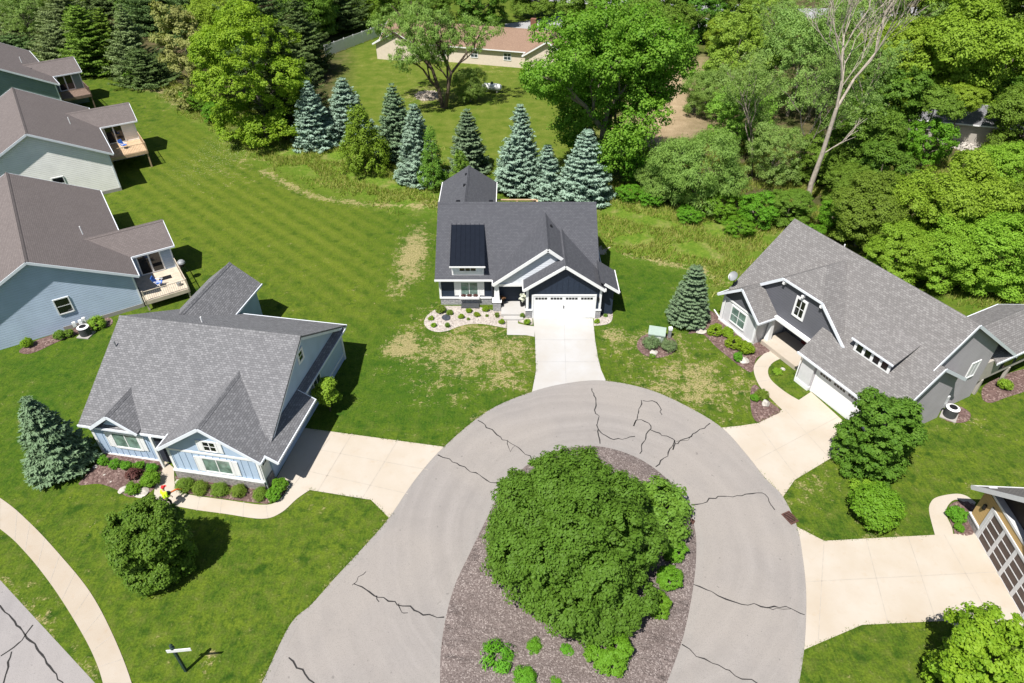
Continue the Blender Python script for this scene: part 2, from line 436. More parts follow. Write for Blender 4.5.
def garage_door(parent, facing, c0, a0, w, h, mat, trim, rows=4, colsn=4, strip=True, trimw=.16, panel=None, z0=.02):
    d = Wall(facing, c0, a0, z0); d.bx(-w / 2, w / 2, 0, h, -.05, .015)
    for j in range(rows):
        for i in range(colsn):
            if strip and j == rows - 1: continue
            x0 = -w / 2 + w * (i + .08) / colsn; x1 = -w / 2 + w * (i + .92) / colsn
            d.bx(x0, x1, h * (j + .15) / rows, h * (j + .85) / rows, .005, .019)
    o = d.build("garage_door", mat, parent)
    k = Wall(facing, c0, a0, 0); k.bx(-w / 2 - trimw, -w / 2 - .004, 0, h + .03, -.03, .05); k.bx(w / 2 + .004, w / 2 + trimw, 0, h + .03, -.03, .05); k.bx(-w / 2 - trimw, w / 2 + trimw, h + .03, h + .03 + trimw, -.03, .055)
    k.build("door_trim", trim, o)
    if strip:
        for i in range(colsn):
            g = Wall(facing, c0, a0, z0)
            x0 = -w / 2 + w * (i + .1) / colsn; x1 = -w / 2 + w * (i + .9) / colsn
            m = 4
            for q in range(m):
                g.bx(x0 + (x1 - x0) * q / m + .02, x0 + (x1 - x0) * (q + 1) / m - .02, h * (rows - .62) / rows, h * (rows - .26) / rows, .0, .022)
            g.build("window_strip", M['glass_k'], o)
    return o

def gable(roof, fas, u0, u1, v0, v1, ze, zr, axis='u', um=None, t=.13, ends=(True, True), eaves=(True, True), fw=.2, under=(False, False)):
    """Two roof slabs (ridge along axis) plus fascia boards on rakes and eaves; (u along ridge)."""
    vm = (v0 + v1) / 2 if um is None else um
    ze2 = ze if not isinstance(ze, tuple) else ze[1]; ze1 = ze if not isinstance(ze, tuple) else ze[0]
    S = (lambda u, v, z: (u, v, z)) if axis == 'u' else (lambda u, v, z: (v, u, z))
    roof.slab([S(u0, v0, ze1), S(u1, v0, ze1), S(u1, vm, zr), S(u0, vm, zr)], t)
    roof.slab([S(u0, vm, zr), S(u1, vm, zr), S(u1, v1, ze2), S(u0, v1, ze2)], t)
    d = .17; s1 = (zr - ze1) / (vm - v0); s2 = (zr - ze2) / (v1 - vm)     # ridge cap
    roof.slab([S(u0, vm - d, zr - d * s1 + .025), S(u1, vm - d, zr - d * s1 + .025), S(u1, vm, zr + .06), S(u0, vm, zr + .06)], .03)
    roof.slab([S(u0, vm, zr + .06), S(u1, vm, zr + .06), S(u1, vm + d, zr - d * s2 + .025), S(u0, vm + d, zr - d * s2 + .025)], .03)
    for e, u, sg in ((ends[0], u0, -1), (ends[1], u1, 1)):
        if e:
            for va, za in ((v0, ze1), (v1, ze2)):
                if under[0 if sg < 0 else 1]: fas.beam(S(u - sg * .04, va, za - t - fw / 2 + .01), S(u - sg * .04, vm, zr - t - fw / 2 + .01), .05, fw)
                else: fas.beam(S(u + sg * .018, va, za - .10), S(u + sg * .018, vm, zr - .10), .05, fw)
    for e, v, z, sg in ((eaves[0], v0, ze1, -1), (eaves[1], v1, ze2, 1)):
        if e: fas.beam(S(u0 - .03, v + sg * .03, z - .07), S(u1 + .03, v + sg * .03, z - .07), .07, .15)

def body(mb, u0, u1, v0, v1, z0, roofp, axis='u', drop=.13):
    """Pentagon-section walls under a gable; roofp=(v_eave0, ze0, vm, zr, v_eave1, ze1)."""
    a, za, m, zr, b, zb = roofp
    f = lambda v: (za + (zr - za) * (v - a) / (m - a) if v <= m else zb + (zr - zb) * (b - v) / (b - m)) - drop
    S = (lambda u, v, z: (u, v, z)) if axis == 'u' else (lambda u, v, z: (v, u, z))
    prof = [(v0, z0), (v1, z0), (v1, f(v1)), (m, f(m)), (v0, f(v0))] if v0 < m < v1 else [(v0, z0), (v1, z0), (v1, f(v1)), (v0, f(v0))]
    n = len(prof)
    mb.add([S(u0, v, z) for v, z in prof] + [S(u1, v, z) for v, z in prof],
           [tuple(range(n)), tuple(range(2 * n - 1, n - 1, -1))] + [(i, (i + 1) % n, (i + 1) % n + n, i + n) for i in range(n)])

def battens(mb, facing, c0, a_from, a_to, z0, zt, step=.4):
    """Vertical battens on a wall; zt may be a function of position."""
    n = int(abs(a_to - a_from) / step)
    for i in range(n + 1):
        a = a_from + (a_to - a_from) * i / n
        top = zt(a) if callable(zt) else zt
        if top > z0 + .1:
            org, ax, ou = face_frame(facing, c0, a, z0)
            w = Wall(facing, c0, a, z0); w.bx(-.025, .025, 0, top - z0, -.01, .028); mb.add(w.v, w.f)

def vent(parent, u, v, z, mat=None, r=.05, h=.45):
    MB().tube([(u, v, z - .3), (u, v, z + h)], r, 8).build("vent_pipe", mat or M['white'], parent)

def boxvent(parent, u, v, z, mat=None):
    MB().box(u - .17, u + .17, v - .17, v + .17, z - .15, z + .16).build("roof_vent", mat or M['black'], parent, bevel=.02)

# ------------------------------------------------------------------ sheets on the ground
def smooth_poly(pts, k=5, closed=True):
    """Catmull-Rom through points given as (x, y) tuples."""
    P = [Vector((p[0], p[1], 0)) for p in pts]; n = len(P); out = []
    for i in range(n if closed else n - 1):
        g = lambda j: P[j % n] if closed else P[max(0, min(n - 1, j))]
        a, b, c, d = g(i - 1), g(i), g(i + 1), g(i + 2)
        for s in range(k):
            t = s / k
            out.append(.5 * ((2 * b) + (c - a) * t + (2 * a - 5 * b + 4 * c - d) * t * t + (3 * b - a - 3 * c + d) * t ** 3))
    if not closed: out.append(P[-1])
    return out

def px(pts): return [at(*p) for p in pts]

def sheet(name, pts, z, mat, kind='structure', thick=.0):
    """Flat ground sheet from world points, triangulated."""
    bm = bmesh.new()
    vs = [bm.verts.new((p[0], p[1], z)) for p in pts]
    f = bm.faces.new(vs); f.normal_update()
    if f.normal.z < 0: f.normal_flip(); f.normal_update()
    if thick:
        r = bmesh.ops.extrude_face_region(bm, geom=[f])
        for e in r['geom']:
            if isinstance(e, bmesh.types.BMVert): e.co.z -= thick
    bmesh.ops.triangulate(bm, faces=[g for g in bm.faces if len(g.verts) > 4])
    bmesh.ops.recalc_face_normals(bm, faces=bm.faces)
    me = bpy.data.meshes.new(name); bm.to_mesh(me); bm.free()
    if not thick:
        for p in me.polygons:
            if p.normal.z < 0: p.flip()
    o = link(name, me, None, mat)
    if kind: o["kind"] = kind
    return o

def ribbon(mb, pts, w, z):
    """Flat strip along a polyline (crack seals, joints); w may vary."""
    n = len(pts)
    k = len(mb.v)
    for i, p in enumerate(pts):
        t = Vector(pts[min(i + 1, n - 1)]) - Vector(pts[max(i - 1, 0)]); t.z = 0; t.normalize()
        s = Vector((-t.y, t.x, 0)) * (w[i] if hasattr(w, '__len__') else w) / 2
        mb.v.append((p[0] + s.x, p[1] + s.y, z)); mb.v.append((p[0] - s.x, p[1] - s.y, z))
    for i in range(n - 1): mb.f.append((k + 2 * i, k + 2 * i + 1, k + 2 * i + 3, k + 2 * i + 2))

# ------------------------------------------------------------------ foliage
def npmesh(name, V, F, tint=None, mat=None):
    me = bpy.data.meshes.new(name); k = F.shape[1]
    me.vertices.add(len(V)); me.vertices.foreach_set("co", V.astype(np.float32).ravel())
    me.loops.add(F.size); me.loops.foreach_set("vertex_index", F.astype(np.int32).ravel())
    me.polygons.add(len(F)); me.polygons.foreach_set("loop_start", np.arange(0, F.size, k, dtype=np.int32))
    me.update(calc_edges=True)
    if tint is not None:
        a = me.attributes.new("tint", 'FLOAT', 'POINT'); a.data.foreach_set("value", np.repeat(tint, len(V) // len(tint)).astype(np.float32))
    if mat: me.materials.append(mat)
    return me

def unit(a): return a / np.maximum(np.linalg.norm(a, axis=1, keepdims=True), 1e-6)

def blades(C, Nn, size, rg, asp=.55, tang=None):
    """Rhombus leaves at C with normals Nn."""
    n = len(C); t = rg.normal(size=(n, 3)) if tang is None else tang
    Nn = unit(Nn); t = unit(t - (t * Nn).sum(1, keepdims=True) * Nn); b = np.cross(Nn, t)
    s = size[:, None]
    V = np.stack([C - t * s, C + b * s * asp - t * s * .1, C + t * s, C - b * s * asp - t * s * .1], 1).reshape(-1, 3)
    return V, np.arange(4 * n).reshape(-1, 4)

def crown_mesh(name, lobes, mat, seed, n, leaf, clump=.55, per=40, asp=.6, droop=0., fill=.08, low=-.35, flat=.62):
    """Leaf-sized faces gathered in clumps over the outside of several lobes, thinner inside."""
    rg = np.random.default_rng(seed)
    L = np.array([list(c) + list(r) for c, r in lobes]); area = (L[:, 3] * L[:, 4] + L[:, 4] * L[:, 5] + L[:, 3] * L[:, 5])
    nc = max(6, n // per)
    w = rg.choice(len(L), nc * 3, p=area / area.sum())
    d = unit(rg.normal(size=(nc * 3, 3))); d = d[d[:, 2] > low][:nc]; w = w[:len(d)]
    rad = np.where(rg.random(len(d)) < fill, rg.uniform(.3, .8, len(d)), rg.uniform(.84, 1.06, len(d)))
    C = L[w, :3] + d * L[w, 3:] * rad[:, None]
    # keep clumps not buried deep in another lobe
    keep = np.ones(len(C), bool)
    for c in L:
        q = (((C - c[:3]) / c[3:]) ** 2).sum(1)
        keep &= ~((q < .45) & (rg.random(len(C)) > fill * 1.6))
    C, d = C[keep], d[keep]
    m = len(C); k = max(4, int(n / m))
    cs = clump * rg.uniform(.6, 1.3, m)
    tint = np.clip(rg.normal(.45, .3, m), 0, 1)
    off = unit(rg.normal(size=(m * k, 3))) * (rg.random((m * k, 1)) ** .45)
    off[:, 2] *= flat
    ci = np.repeat(np.arange(m), k)
    P = C[ci] + off * cs[ci][:, None]
    if droop: P[:, 2] -= droop * rg.random(m * k) ** 2 * cs[ci]
    nn = off * .8 + d[ci] * .55 + np.array([0, 0, .55]) + rg.normal(size=(m * k, 3)) * .38
    sz = leaf * rg.uniform(.65, 1.3, m * k)
    tg = None
    if droop: tg = np.array([[0, 0, -1.]]) + rg.normal(size=(m * k, 3)) * .5
    V, F = blades(P, nn, sz, rg, asp, tg)
    return npmesh(name, V, F, np.clip(tint[ci] + rg.normal(0, .15, m * k), 0, 1), mat)

def round_lobes(seed, w, h, zc, k=11, irr=.25, skirt=0):
    """A broad crown: one core and k lobes round it."""
    r = random.Random(seed); out = [((0, 0, zc), (w * .36, w * .36, h * .42))]
    for i in range(k):
        a = i * 2.4 + r.uniform(-.4, .4); e = r.uniform(-.55, .95)
        q = w * .5 * math.sqrt(max(.05, 1 - (e * .85) ** 2)); s = r.uniform(.2, .2 + irr) * w * .62
        out.append(((math.cos(a) * (q - s * .8), math.sin(a) * (q - s * .8), zc + e * (h * .5 - s * .6)), (s, s, s * r.uniform(.75, 1.0))))
    for i in range(skirt):
        a = i * 6.283 / skirt + r.uniform(-.2, .2); s = w * r.uniform(.15, .2)
        out.append(((math.cos(a) * w * .3, math.sin(a) * w * .3, s * r.uniform(.9, 1.5)), (s, s, s * 1.1)))
    return out

def trunk_mesh(seed, h, r0, limbs=6, spread=1.2, start=.35, top=None, n=7, lean=(0, 0)):
    r = random.Random(seed); m = MB(); top = top or h * .75
    pts = [(lean[0] * t * top + r.uniform(-.04, .04) * h * (t > 0) * .3, lean[1] * t * top + r.uniform(-.04, .04) * h * (t > 0) * .3, top * t - (.15 if t == 0 else 0)) for t in (0, .06, .25, .5, .75, 1)]
    m.tube(pts, [r0 * 1.5, r0 * 1.05, r0 * .9, r0 * .7, r0 * .45, r0 * .15], n)
    for i in range(limbs):
        t = start + (1 - start) * (i + .5) / limbs * .8; a = i * 2.4 + r.uniform(-.4, .4)
        j = min(4, max(1, int(t * 4))); b = Vector(pts[j]).lerp(Vector(pts[j + 1]), .4) if j < 5 else Vector(pts[5])
        L = spread * r.uniform(.7, 1.1)
        e = b + Vector((math.cos(a) * L, math.sin(a) * L, L * r.uniform(.5, 1.0)))
        m.tube([b, b.lerp(e, .5) + Vector((0, 0, L * .1)), e], [r0 * .42, r0 * .28, r0 * .08], 5)
    return m.mesh("trunk")

def conifer_mesh(name, h, r, mat, seed, rows=17, per=13, sprig=.30, droop=.25, power=.85, base=.06, wid=.42, up=.25, jit=.2, lops=6):
    """Whorls of drooping boughs, each carrying short needle sprigs."""
    rg = np.random.default_rng(seed); C, T, Nn, S, ti = [], [], [], [], []
    lop = [(rg.uniform(0, 6.28), rg.uniform(.0, .8), rg.uniform(.15, .32)) for _ in range(lops)]      # thin spots
    for i in range(rows):
        f = (i + rg.uniform(-.3, .3)) / rows; f = min(max(f, 0), .985)
        z = h * (base + (1 - base) * f); rr = r * (1 - f) ** power + .05 * r
        nb = max(4, int(per * (rr / r) ** .7 + 3)); a0 = rg.uniform(0, 6.28)
        for j in range(nb):
            a = a0 + 2 * math.pi * j / nb + rg.uniform(-.2, .2); L = rr * rg.uniform(1 - 1.8 * jit, 1 + jit)
            for la, lf, ls in lop:
                if abs((a - la + 3.14) % 6.28 - 3.14) < .55 and abs(f - lf) < .1: L *= 1 - ls * 1.6
            di = np.array([math.cos(a), math.sin(a), 0]); sd = np.array([-math.sin(a), math.cos(a), 0]); tb = rg.uniform(.1, .9)
            m = max(3, int(L / (sprig * .38)))
            for q in range(m):
                t = (q + .6) / m
                zz = z - droop * L * math.sin(t * 2.2) * .8 + up * L * t * t * .6
                wdt = wid * L * (1 - t * .72) * .55
                for side in (-1, 0, 1):
                    c = di * L * t + sd * wdt * side * rg.uniform(.5, 1.1)
                    C.append((c[0], c[1], zz + rg.uniform(-.05, .05) * sprig))
                    T.append(di * .9 + sd * side * .7 + np.array([0, 0, .22]) + rg.normal(size=3) * .18)
                    Nn.append(np.array([0, 0, 1.]) + di * .35 + rg.normal(size=3) * .28)
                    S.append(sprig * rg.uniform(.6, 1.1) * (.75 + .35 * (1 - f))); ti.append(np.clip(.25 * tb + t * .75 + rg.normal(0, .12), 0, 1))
    C, T, Nn, S = map(np.array, (C, T, Nn, S))
    k = 3
    C = np.repeat(C, k, 0); T = np.repeat(T, k, 0) + rg.normal(size=(len(C), 3)) * .25; S = np.repeat(S, k); Nn = np.repeat(Nn, k, 0) + rg.normal(size=(len(C), 3)) * .45
    # leader at the top
    V, F = blades(C, Nn, S * .62, rg, .30, T)
    me = npmesh(name, V, F, np.repeat(np.array(ti), k), mat)
    return me
# ================================================================== SETTING
def seg_dist(P, a, b):
    a, b = np.array(a[:2]), np.array(b[:2]); d = b - a
    t = np.clip(((P - a) @ d) / (d @ d), 0, 1)
    return np.hypot(*(P - a - t[:, None] * d).T)

def poly_field(P, pts):
    """Signed distance to a polygon: positive inside."""
    pts = [np.array(p[:2]) for p in pts]; D = np.full(len(P), 1e9); ins = np.zeros(len(P), bool)
    for i in range(len(pts)):
        a, b = pts[i], pts[(i + 1) % len(pts)]
        D = np.minimum(D, seg_dist(P, a, b))
        c = (a[1] > P[:, 1]) != (b[1] > P[:, 1])
        with np.errstate(divide='ignore', invalid='ignore'):
            x = (b[0] - a[0]) * (P[:, 1] - a[1]) / (b[1] - a[1]) + a[0]
        ins ^= c & (P[:, 0] < x)
    return np.where(ins, D, -D)

def soft(D, w): return np.clip(D / w * .5 + .5, 0, 1)

def line_field(P, pts, w):
    D = np.full(len(P), 1e9)
    for i in range(len(pts) - 1): D = np.minimum(D, seg_dist(P, pts[i], pts[i + 1]))
    return np.clip(1 - D / w, 0, 1)

gx = np.concatenate([np.linspace(-900, -80, 28)[:-1], np.arange(-80, 80.1, .5), np.linspace(80, 900, 28)[1:]])
gy = np.concatenate([np.linspace(-300, 4, 16)[:-1], np.arange(4, 136.1, .5), np.linspace(136, 1500, 40)[1:]])
X, Y = np.meshgrid(gx, gy); P2 = np.stack([X.ravel(), Y.ravel()], 1)
roughL = px([(112, 68), (150, 88), (180, 108), (222, 133), (262, 160), (330, 190), (400, 209), (440, 213), (440, 150), (330, 120), (230, 95), (165, 66)])
roughR = px([(596, 200), (602, 246), (640, 258), (700, 270), (722, 292), (800, 222), (900, 270), (1000, 320), (1030, 300), (1024, 170), (800, 140), (640, 150)])
woods = px([(622, 190), (700, 205), (790, 225), (900, 262), (1024, 300), (1200, 320), (1500, 60), (1300, 5), (1000, -25), (730, -20), (700, 60), (640, 140)])
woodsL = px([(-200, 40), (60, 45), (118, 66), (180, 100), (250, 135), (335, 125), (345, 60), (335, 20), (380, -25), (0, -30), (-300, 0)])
soil = px([(655, 66), (702, 60), (706, 100), (700, 128), (668, 152), (640, 150), (622, 128)])
backy = px([(335, 55), (415, 20), (560, 30), (640, 60), (640, 140), (560, 170), (440, 165), (345, 135)])
stripe = px([(105, 195), (180, 118), (260, 168), (330, 195), (390, 215), (385, 240), (395, 290), (350, 330), (330, 310), (235, 262), (180, 250)])
F = {}
F["rough"] = np.maximum.reduce([soft(poly_field(P2, roughL), 2.2), soft(poly_field(P2, roughR), 2.0)])
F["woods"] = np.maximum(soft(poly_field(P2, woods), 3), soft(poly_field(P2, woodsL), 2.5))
F["soil"] = soft(poly_field(P2, soil), 5)
F["back"] = soft(poly_field(P2, backy), 4)
F["stripe"] = soft(poly_field(P2, stripe), 5)
def blob(x, y, rx, ry, k=1.):
    c, e, n_ = at(x, y), at(x + rx, y), at(x, y - ry)
    q = np.hypot((P2[:, 0] - c.x) / (e.x - c.x), (P2[:, 1] - c.y) / (n_.y - c.y))
    return k * np.clip(1.25 - q, 0, 1)
dry = [blob(412, 255, 20, 34, .95), blob(398, 285, 14, 18, .6), blob(404, 345, 24, 17, .95), blob(470, 350, 90, 40, .64), blob(515, 345, 25, 26, .6), blob(505, 378, 34, 24, .55), blob(450, 385, 60, 26, .35), blob(430, 318, 30, 22, .4),
       blob(690, 385, 78, 38, .62), blob(745, 395, 30, 22, .45), blob(655, 345, 62, 24, .52), blob(640, 370, 40, 22, .35), blob(612, 335, 14, 12, .75), blob(815, 485, 40, 30, .35),
       blob(212, 660, 22, 16, .45), blob(960, 425, 40, 8, .35), blob(885, 425, 60, 12, .3), blob(40, 600, 50, 50, .25), blob(880, 540, 60, 6, .4), blob(430, 95, 30, 12, .7),
       blob(240, 165, 60, 30, .25), blob(440, 205, 22, 10, .6), blob(470, 60, 120, 20, .3)]
dry += [.75 * line_field(P2, px([(128, 72), (134, 88), (160, 92), (185, 110)]), 1.3), .75 * line_field(P2, px([(262, 172), (310, 196), (360, 204), (432, 207)]), 1.1),
        .8 * line_field(P2, px([(624, 254), (662, 262), (700, 270), (724, 282)]), .9), .4 * line_field(P2, px([(444, 446), (490, 410), (532, 393)]), 1.1), .5 * line_field(P2, px([(606, 382), (690, 409), (722, 428)]), 1.0),
        .5 * line_field(P2, px([(0, 583), (60, 640), (96, 683)]), .7), .35 * line_field(P2, px([(388, 519), (335, 578), (262, 683)]), .7), .4 * line_field(P2, px([(783, 497), (797, 527), (824, 541), (936, 535)]), .6)]
F["dry"] = np.clip(np.maximum.reduce(dry), 0, 1)
lush = [px([(388, 216), (437, 213), (437, 300), (420, 310), (396, 292), (392, 250)]), px([(606, 252), (640, 258), (700, 276), (684, 322), (640, 336), (618, 330)]), px([(348, 335), (400, 330), (440, 350), (480, 385), (486, 408), (444, 442), (330, 428)]), px([(0, 352), (100, 336), (85, 420), (40, 470), (0, 480)])]
F["lush"] = np.maximum.reduce([soft(poly_field(P2, q_), 4) for q_ in lush])
F["fleck"] = np.maximum.reduce([blob(225, 150, 40, 26), blob(480, 350, 90, 40, .55), blob(690, 380, 80, 40, .35), blob(200, 165, 50, 30, .6)])
rgz = np.random.default_rng(3)
Z = np.zeros(len(P2))
inner = (np.abs(P2[:, 0]) < 79) & (P2[:, 1] > 5) & (P2[:, 1] < 135)
Z += np.where(inner, F["rough"] * rgz.uniform(0, .16, len(P2)), 0)
nx_, ny_ = len(gx), len(gy)
idx = np.arange(nx_ * ny_).reshape(ny_, nx_)
Fq = np.stack([idx[:-1, :-1].ravel(), idx[:-1, 1:].ravel(), idx[1:, 1:].ravel(), idx[1:, :-1].ravel()], 1)
gme = npmesh("ground", np.stack([P2[:, 0], P2[:, 1], Z], 1), Fq)
for k_, v_ in F.items():
    a_ = gme.attributes.new(k_, 'FLOAT', 'POINT'); a_.data.foreach_set("value", v_.astype(np.float32))

g = N("lawn_and_meadow"); o = g.coord()
big = g.noise(o, .10, 4); med = g.noise(o, .55, 6, .62); sm = g.noise(o, 2.6, 5, .65); fine = g.noise(o, 9, 4, .7)
st = g.n("Mapping"); g.l(o, st.inputs[0]); st.inputs["Scale"].default_value = (16, 2.2, 1); st.inputs["Rotation"].default_value = (0, 0, R(40))
streak = g.noise(st.outputs[0], .5, 5, .7)
col = g.mix(g.ramp(med, .36, .64), (.048, .097, .0085), (.108, .154, .0130))
col = g.mix(g.math('MULTIPLY', g.ramp(big, .42, .62), .45), col, (.092, .142, .0125))
col = g.mix(g.math('MULTIPLY', g.ramp(sm, .44, .60), .75), col, (.020, .058, .006))
col = g.mix(g.math('MULTIPLY', g.ramp(streak, .45, .7), .45), col, (.135, .165, .022))
m2 = g.noise(o, 1.3, 5, .7)
col = g.mix(g.math('MULTIPLY', g.ramp(m2, .50, .66), .6), col, (.140, .165, .030))
col = g.mix(g.math('MULTIPLY', g.ramp(g.noise(o, .9, 3, .5), .58, .70), .75), col, (.018, .056, .0055))
col = g.mix(g.math('MULTIPLY', g.attr("lush"), .5), col, (.026, .088, .0065))
# mowing stripes
wv = g.n("Mapping"); g.l(o, wv.inputs[0]); wv.inputs["Rotation"].default_value = (0, 0, R(134))
wt = g.n("TexWave", bands_direction='X'); g.l(wv.outputs[0], wt.inputs[0]); wt.inputs["Scale"].default_value = .19; wt.inputs["Distortion"].default_value = .6; wt.inputs["Detail"].default_value = 2
sfac = g.math('MULTIPLY', g.attr("stripe"), g.ramp(g.math('ADD', g.math('MULTIPLY', wt.outputs["Fac"], .45), g.math('MULTIPLY', g.math('ADD', m2, sm), .3)), .35, .72))
col = g.mix(g.math('MULTIPLY', g.attr("stripe"), .35), col, (.088, .128, .0105))
col = g.mix(g.math('MULTIPLY', sfac, .34), col, (.165, .192, .024))
# back yard, meadow, dry patches
col = g.mix(g.math('MULTIPLY', g.attr("back"), .75), col, g.mix(g.ramp(med, .35, .7), (.085, .135, .012), (.165, .185, .035)))
rgh = g.mix(g.ramp(sm, .35, .68), (.070, .140, .012), (.150, .215, .026))
rgh = g.mix(g.math('MULTIPLY', g.ramp(med, .5, .68), .65), rgh, (.255, .225, .085))
col = g.mix(g.attr("rough"), col, rgh)
wide = g.n("MapRange"); wide.clamp = False; g.l(g.math('ADD', g.math('MULTIPLY', sm, .8), g.math('ADD', g.math('MULTIPLY', m2, .7), g.math('MULTIPLY', med, .8))), wide.inputs[0])
for i_, v_ in zip((1, 2, 3, 4), (.85, 1.45, -.75, .75)): wide.inputs[i_].default_value = v_
thr = g.math('SUBTRACT', g.math('ADD', g.math('ADD', g.math('MULTIPLY', wide.outputs[0], .75), g.math('MULTIPLY', g.math('SUBTRACT', fine, .5), 1.3)), g.math('MULTIPLY', g.attr("dry"), 1.15)), .52)
col = g.mix(g.math('MULTIPLY', g.ramp(thr, -.05, .38), .8), col, g.mix(g.ramp(fine, .3, .7), (.235, .205, .085), (.39, .32, .165)))
fl = g.math('MULTIPLY', g.ramp(g.noise(o, 5.5, 2), .62, .66), g.ramp(g.attr("fleck"), .25, .9))
col = g.mix(g.math('MULTIPLY', fl, .75), col, (.44, .44, .26))
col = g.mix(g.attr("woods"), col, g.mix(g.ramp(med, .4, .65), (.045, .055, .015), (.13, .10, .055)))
col = g.mix(g.attr("soil"), col, g.mix(g.ramp(med, .3, .7), (.30, .215, .13), (.43, .33, .21)))
col = g.mix(.5, col, g.mix(g.ramp(fine, .30, .70), (.30, .32, .25), (1.7, 1.68, 1.8)), 'MULTIPLY')
g.col(col); g.b.inputs["Roughness"].default_value = 1; g.b.inputs["Specular IOR Level"].default_value = .1
g.bump(g.math('ADD', g.math('MULTIPLY', fine, .6), sm), .8, .09)
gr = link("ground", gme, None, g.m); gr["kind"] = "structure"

# ------------------------------------------------------------------ roads and paving
outer_px = [(250, 705), (262, 683), (290, 625), (312, 604), (335, 578), (362, 549), (389, 518), (415, 480), (444, 447), (488, 411), (532, 392), (570, 383), (606, 381), (650, 390), (690, 408), (722, 428), (746, 454), (765, 478), (783, 497), (797, 527), (803, 560), (806, 590), (806, 620), (804, 650), (799, 683), (794, 705)]
outer = smooth_poly([tuple(p) for p in px(outer_px)], 6, False)
isl_px = [(441, 705), (440, 683), (441, 650), (446, 617), (455, 585), (470, 553), (486, 520), (503, 489), (530, 463), (560, 450), (590, 446), (616, 450), (643, 461), (668, 480), (686, 503), (695, 530), (696, 560), (692, 595), (685, 630), (677, 656), (667, 683), (660, 705)]
isl = smooth_poly([tuple(p) for p in px(isl_px)], 6, False)
isl_end = [Vector((1.2, 10.5, 0)), Vector((-.4, 10.4, 0))]
road_end = [Vector((9.3, 11, 0)), Vector((6, 7, 0)), Vector((0, 3, 0)), Vector((-13, -2, 0)), Vector((-16, 4, 0)), Vector((-13, 10, 0))]
sheet("road", outer + road_end, .012, M['asphalt'])
def offset_line(pts, d):
    r_ = []
    for i, p in enumerate(pts):
        t = pts[min(i + 1, len(pts) - 1)] - pts[max(i - 1, 0)]; t.normalize()
        r_.append(p + Vector((-t.y, t.x, 0)) * d)
    return r_
go = offset_line(outer, -.42); gi = offset_line(isl, .42)
sheet("road_edge", outer + go[::-1], .016, M['gutter'])
sheet("road_edge", gi + isl[::-1], .016, M['gutter'])
# street at the lower left
s0, s1 = at(0, 580), at(95, 683); sd = (s1 - s0).normalized(); sn = Vector((sd.y, -sd.x, 0))
if sn.x > 0: sn = -sn
a0, a1 = s0 - sd * 60, s1 + sd * 22
sheet("street", [a0, a1, a1 + sn * 9, a0 + sn * 9], .008, M['asphalt2'])
walk_in = [(-330, 372), (-180, 410), (-60, 462), (0, 498), (30, 523), (60, 555), (90, 592), (113, 635), (131.7, 683), (138, 720)]
walk_out = [(-345, 392), (-190, 434), (-60, 488), (0, 529), (25, 552), (50, 583), (73, 618), (91.8, 652), (103, 683), (108, 720)]
wi = smooth_poly([tuple(p) for p in px(walk_in)], 6, False); wo = smooth_poly([tuple(p) for p in px(walk_out)], 6, False)
sheet("sidewalk", wi + wo[::-1], .03, M['concrete_w'])
jm = MB()
acc = 0
for i in range(1, len(wi)):
    acc += (wi[i] - wi[i - 1]).length
    if acc > 1.45: ribbon(jm, [wi[i], wo[i]], .035, .034); acc = 0
# driveways
def arc_between(pa, pb):
    a, b = at(*pa), at(*pb)
    ia = min(range(len(outer)), key=lambda i: (outer[i] - a).length); ib = min(range(len(outer)), key=lambda i: (outer[i] - b).length)
    return outer[ia:ib + 1] if ia <= ib else outer[ib:ia + 1][::-1]
sheet("blue_house_driveway", px([(272, 487), (304, 428)]) + arc_between((444, 447), (389, 518)) + px([(371, 500), (309, 490)]), .022, M['concrete'])
sheet("dark_house_driveway", px([(533, 317), (593, 318.5), (595, 340), (598, 358), (601, 370)]) + arc_between((607, 381), (530, 393)) + px([(534, 382), (536, 371), (535, 336)]), .024, M['concrete_n'])
sheet("grey_house_driveway", px([(720, 428), (740, 426), (759, 423), (782, 410), (799, 400), (811, 392), (864, 440), (829.7, 459), (794.7, 480)]) + arc_between((783, 497), (722, 429)), .022, M['concrete'])
sheet("tan_house_driveway", px([(824, 541), (936, 535), (975, 533), (1018, 609), (1035, 648), (968, 633), (945, 621), (862, 625), (806, 649)]) + arc_between((804, 648), (798, 528)), .022, M['concrete'])
C_ = lambda pts, k=5: smooth_poly([tuple(p) for p in px(pts)], k, False)
sheet("front_walk", C_([(165, 461), (161, 475), (155, 488), (158, 501), (190, 509), (225, 514), (262, 519), (281, 513), (297, 499), (310, 490)]) + C_([(292, 481), (283, 496), (267, 505), (225, 500), (190, 495), (180, 491), (175, 485), (174, 468)]), .027, M['concrete'])
sheet("front_walk", px([(507, 311.4), (517.5, 311.4), (518, 323.7), (526, 325.5), (534.5, 326.6), (534.5, 337), (526.6, 335.4), (507, 335)]), .027, M['concrete_n'])
sheet("front_walk", C_([(775, 349), (764, 354), (755, 364), (754, 373), (760, 387), (771, 399), (783, 411)]) + C_([(800, 401), (785, 392), (771, 380), (768, 370), (774, 362), (786, 357)]), .027, M['concrete'])
sheet("front_walk", C_([(935, 536), (929, 512), (931, 502), (938, 497), (955, 494), (966, 496), (976, 503)]) + C_([(972, 507), (958, 500), (950, 503), (945.5, 513), (951.5, 527), (953, 535)]), .027, M['concrete'])
sheet("patio", C_([(592, 240), (597, 243), (612, 248), (619, 251), (612, 255), (597, 254), (592, 252)]), .02, M['concrete'])
sheet("path", px([(28, 50), (33, 48), (58, 47), (62, 50), (40, 53)]), .02, M['concrete'])
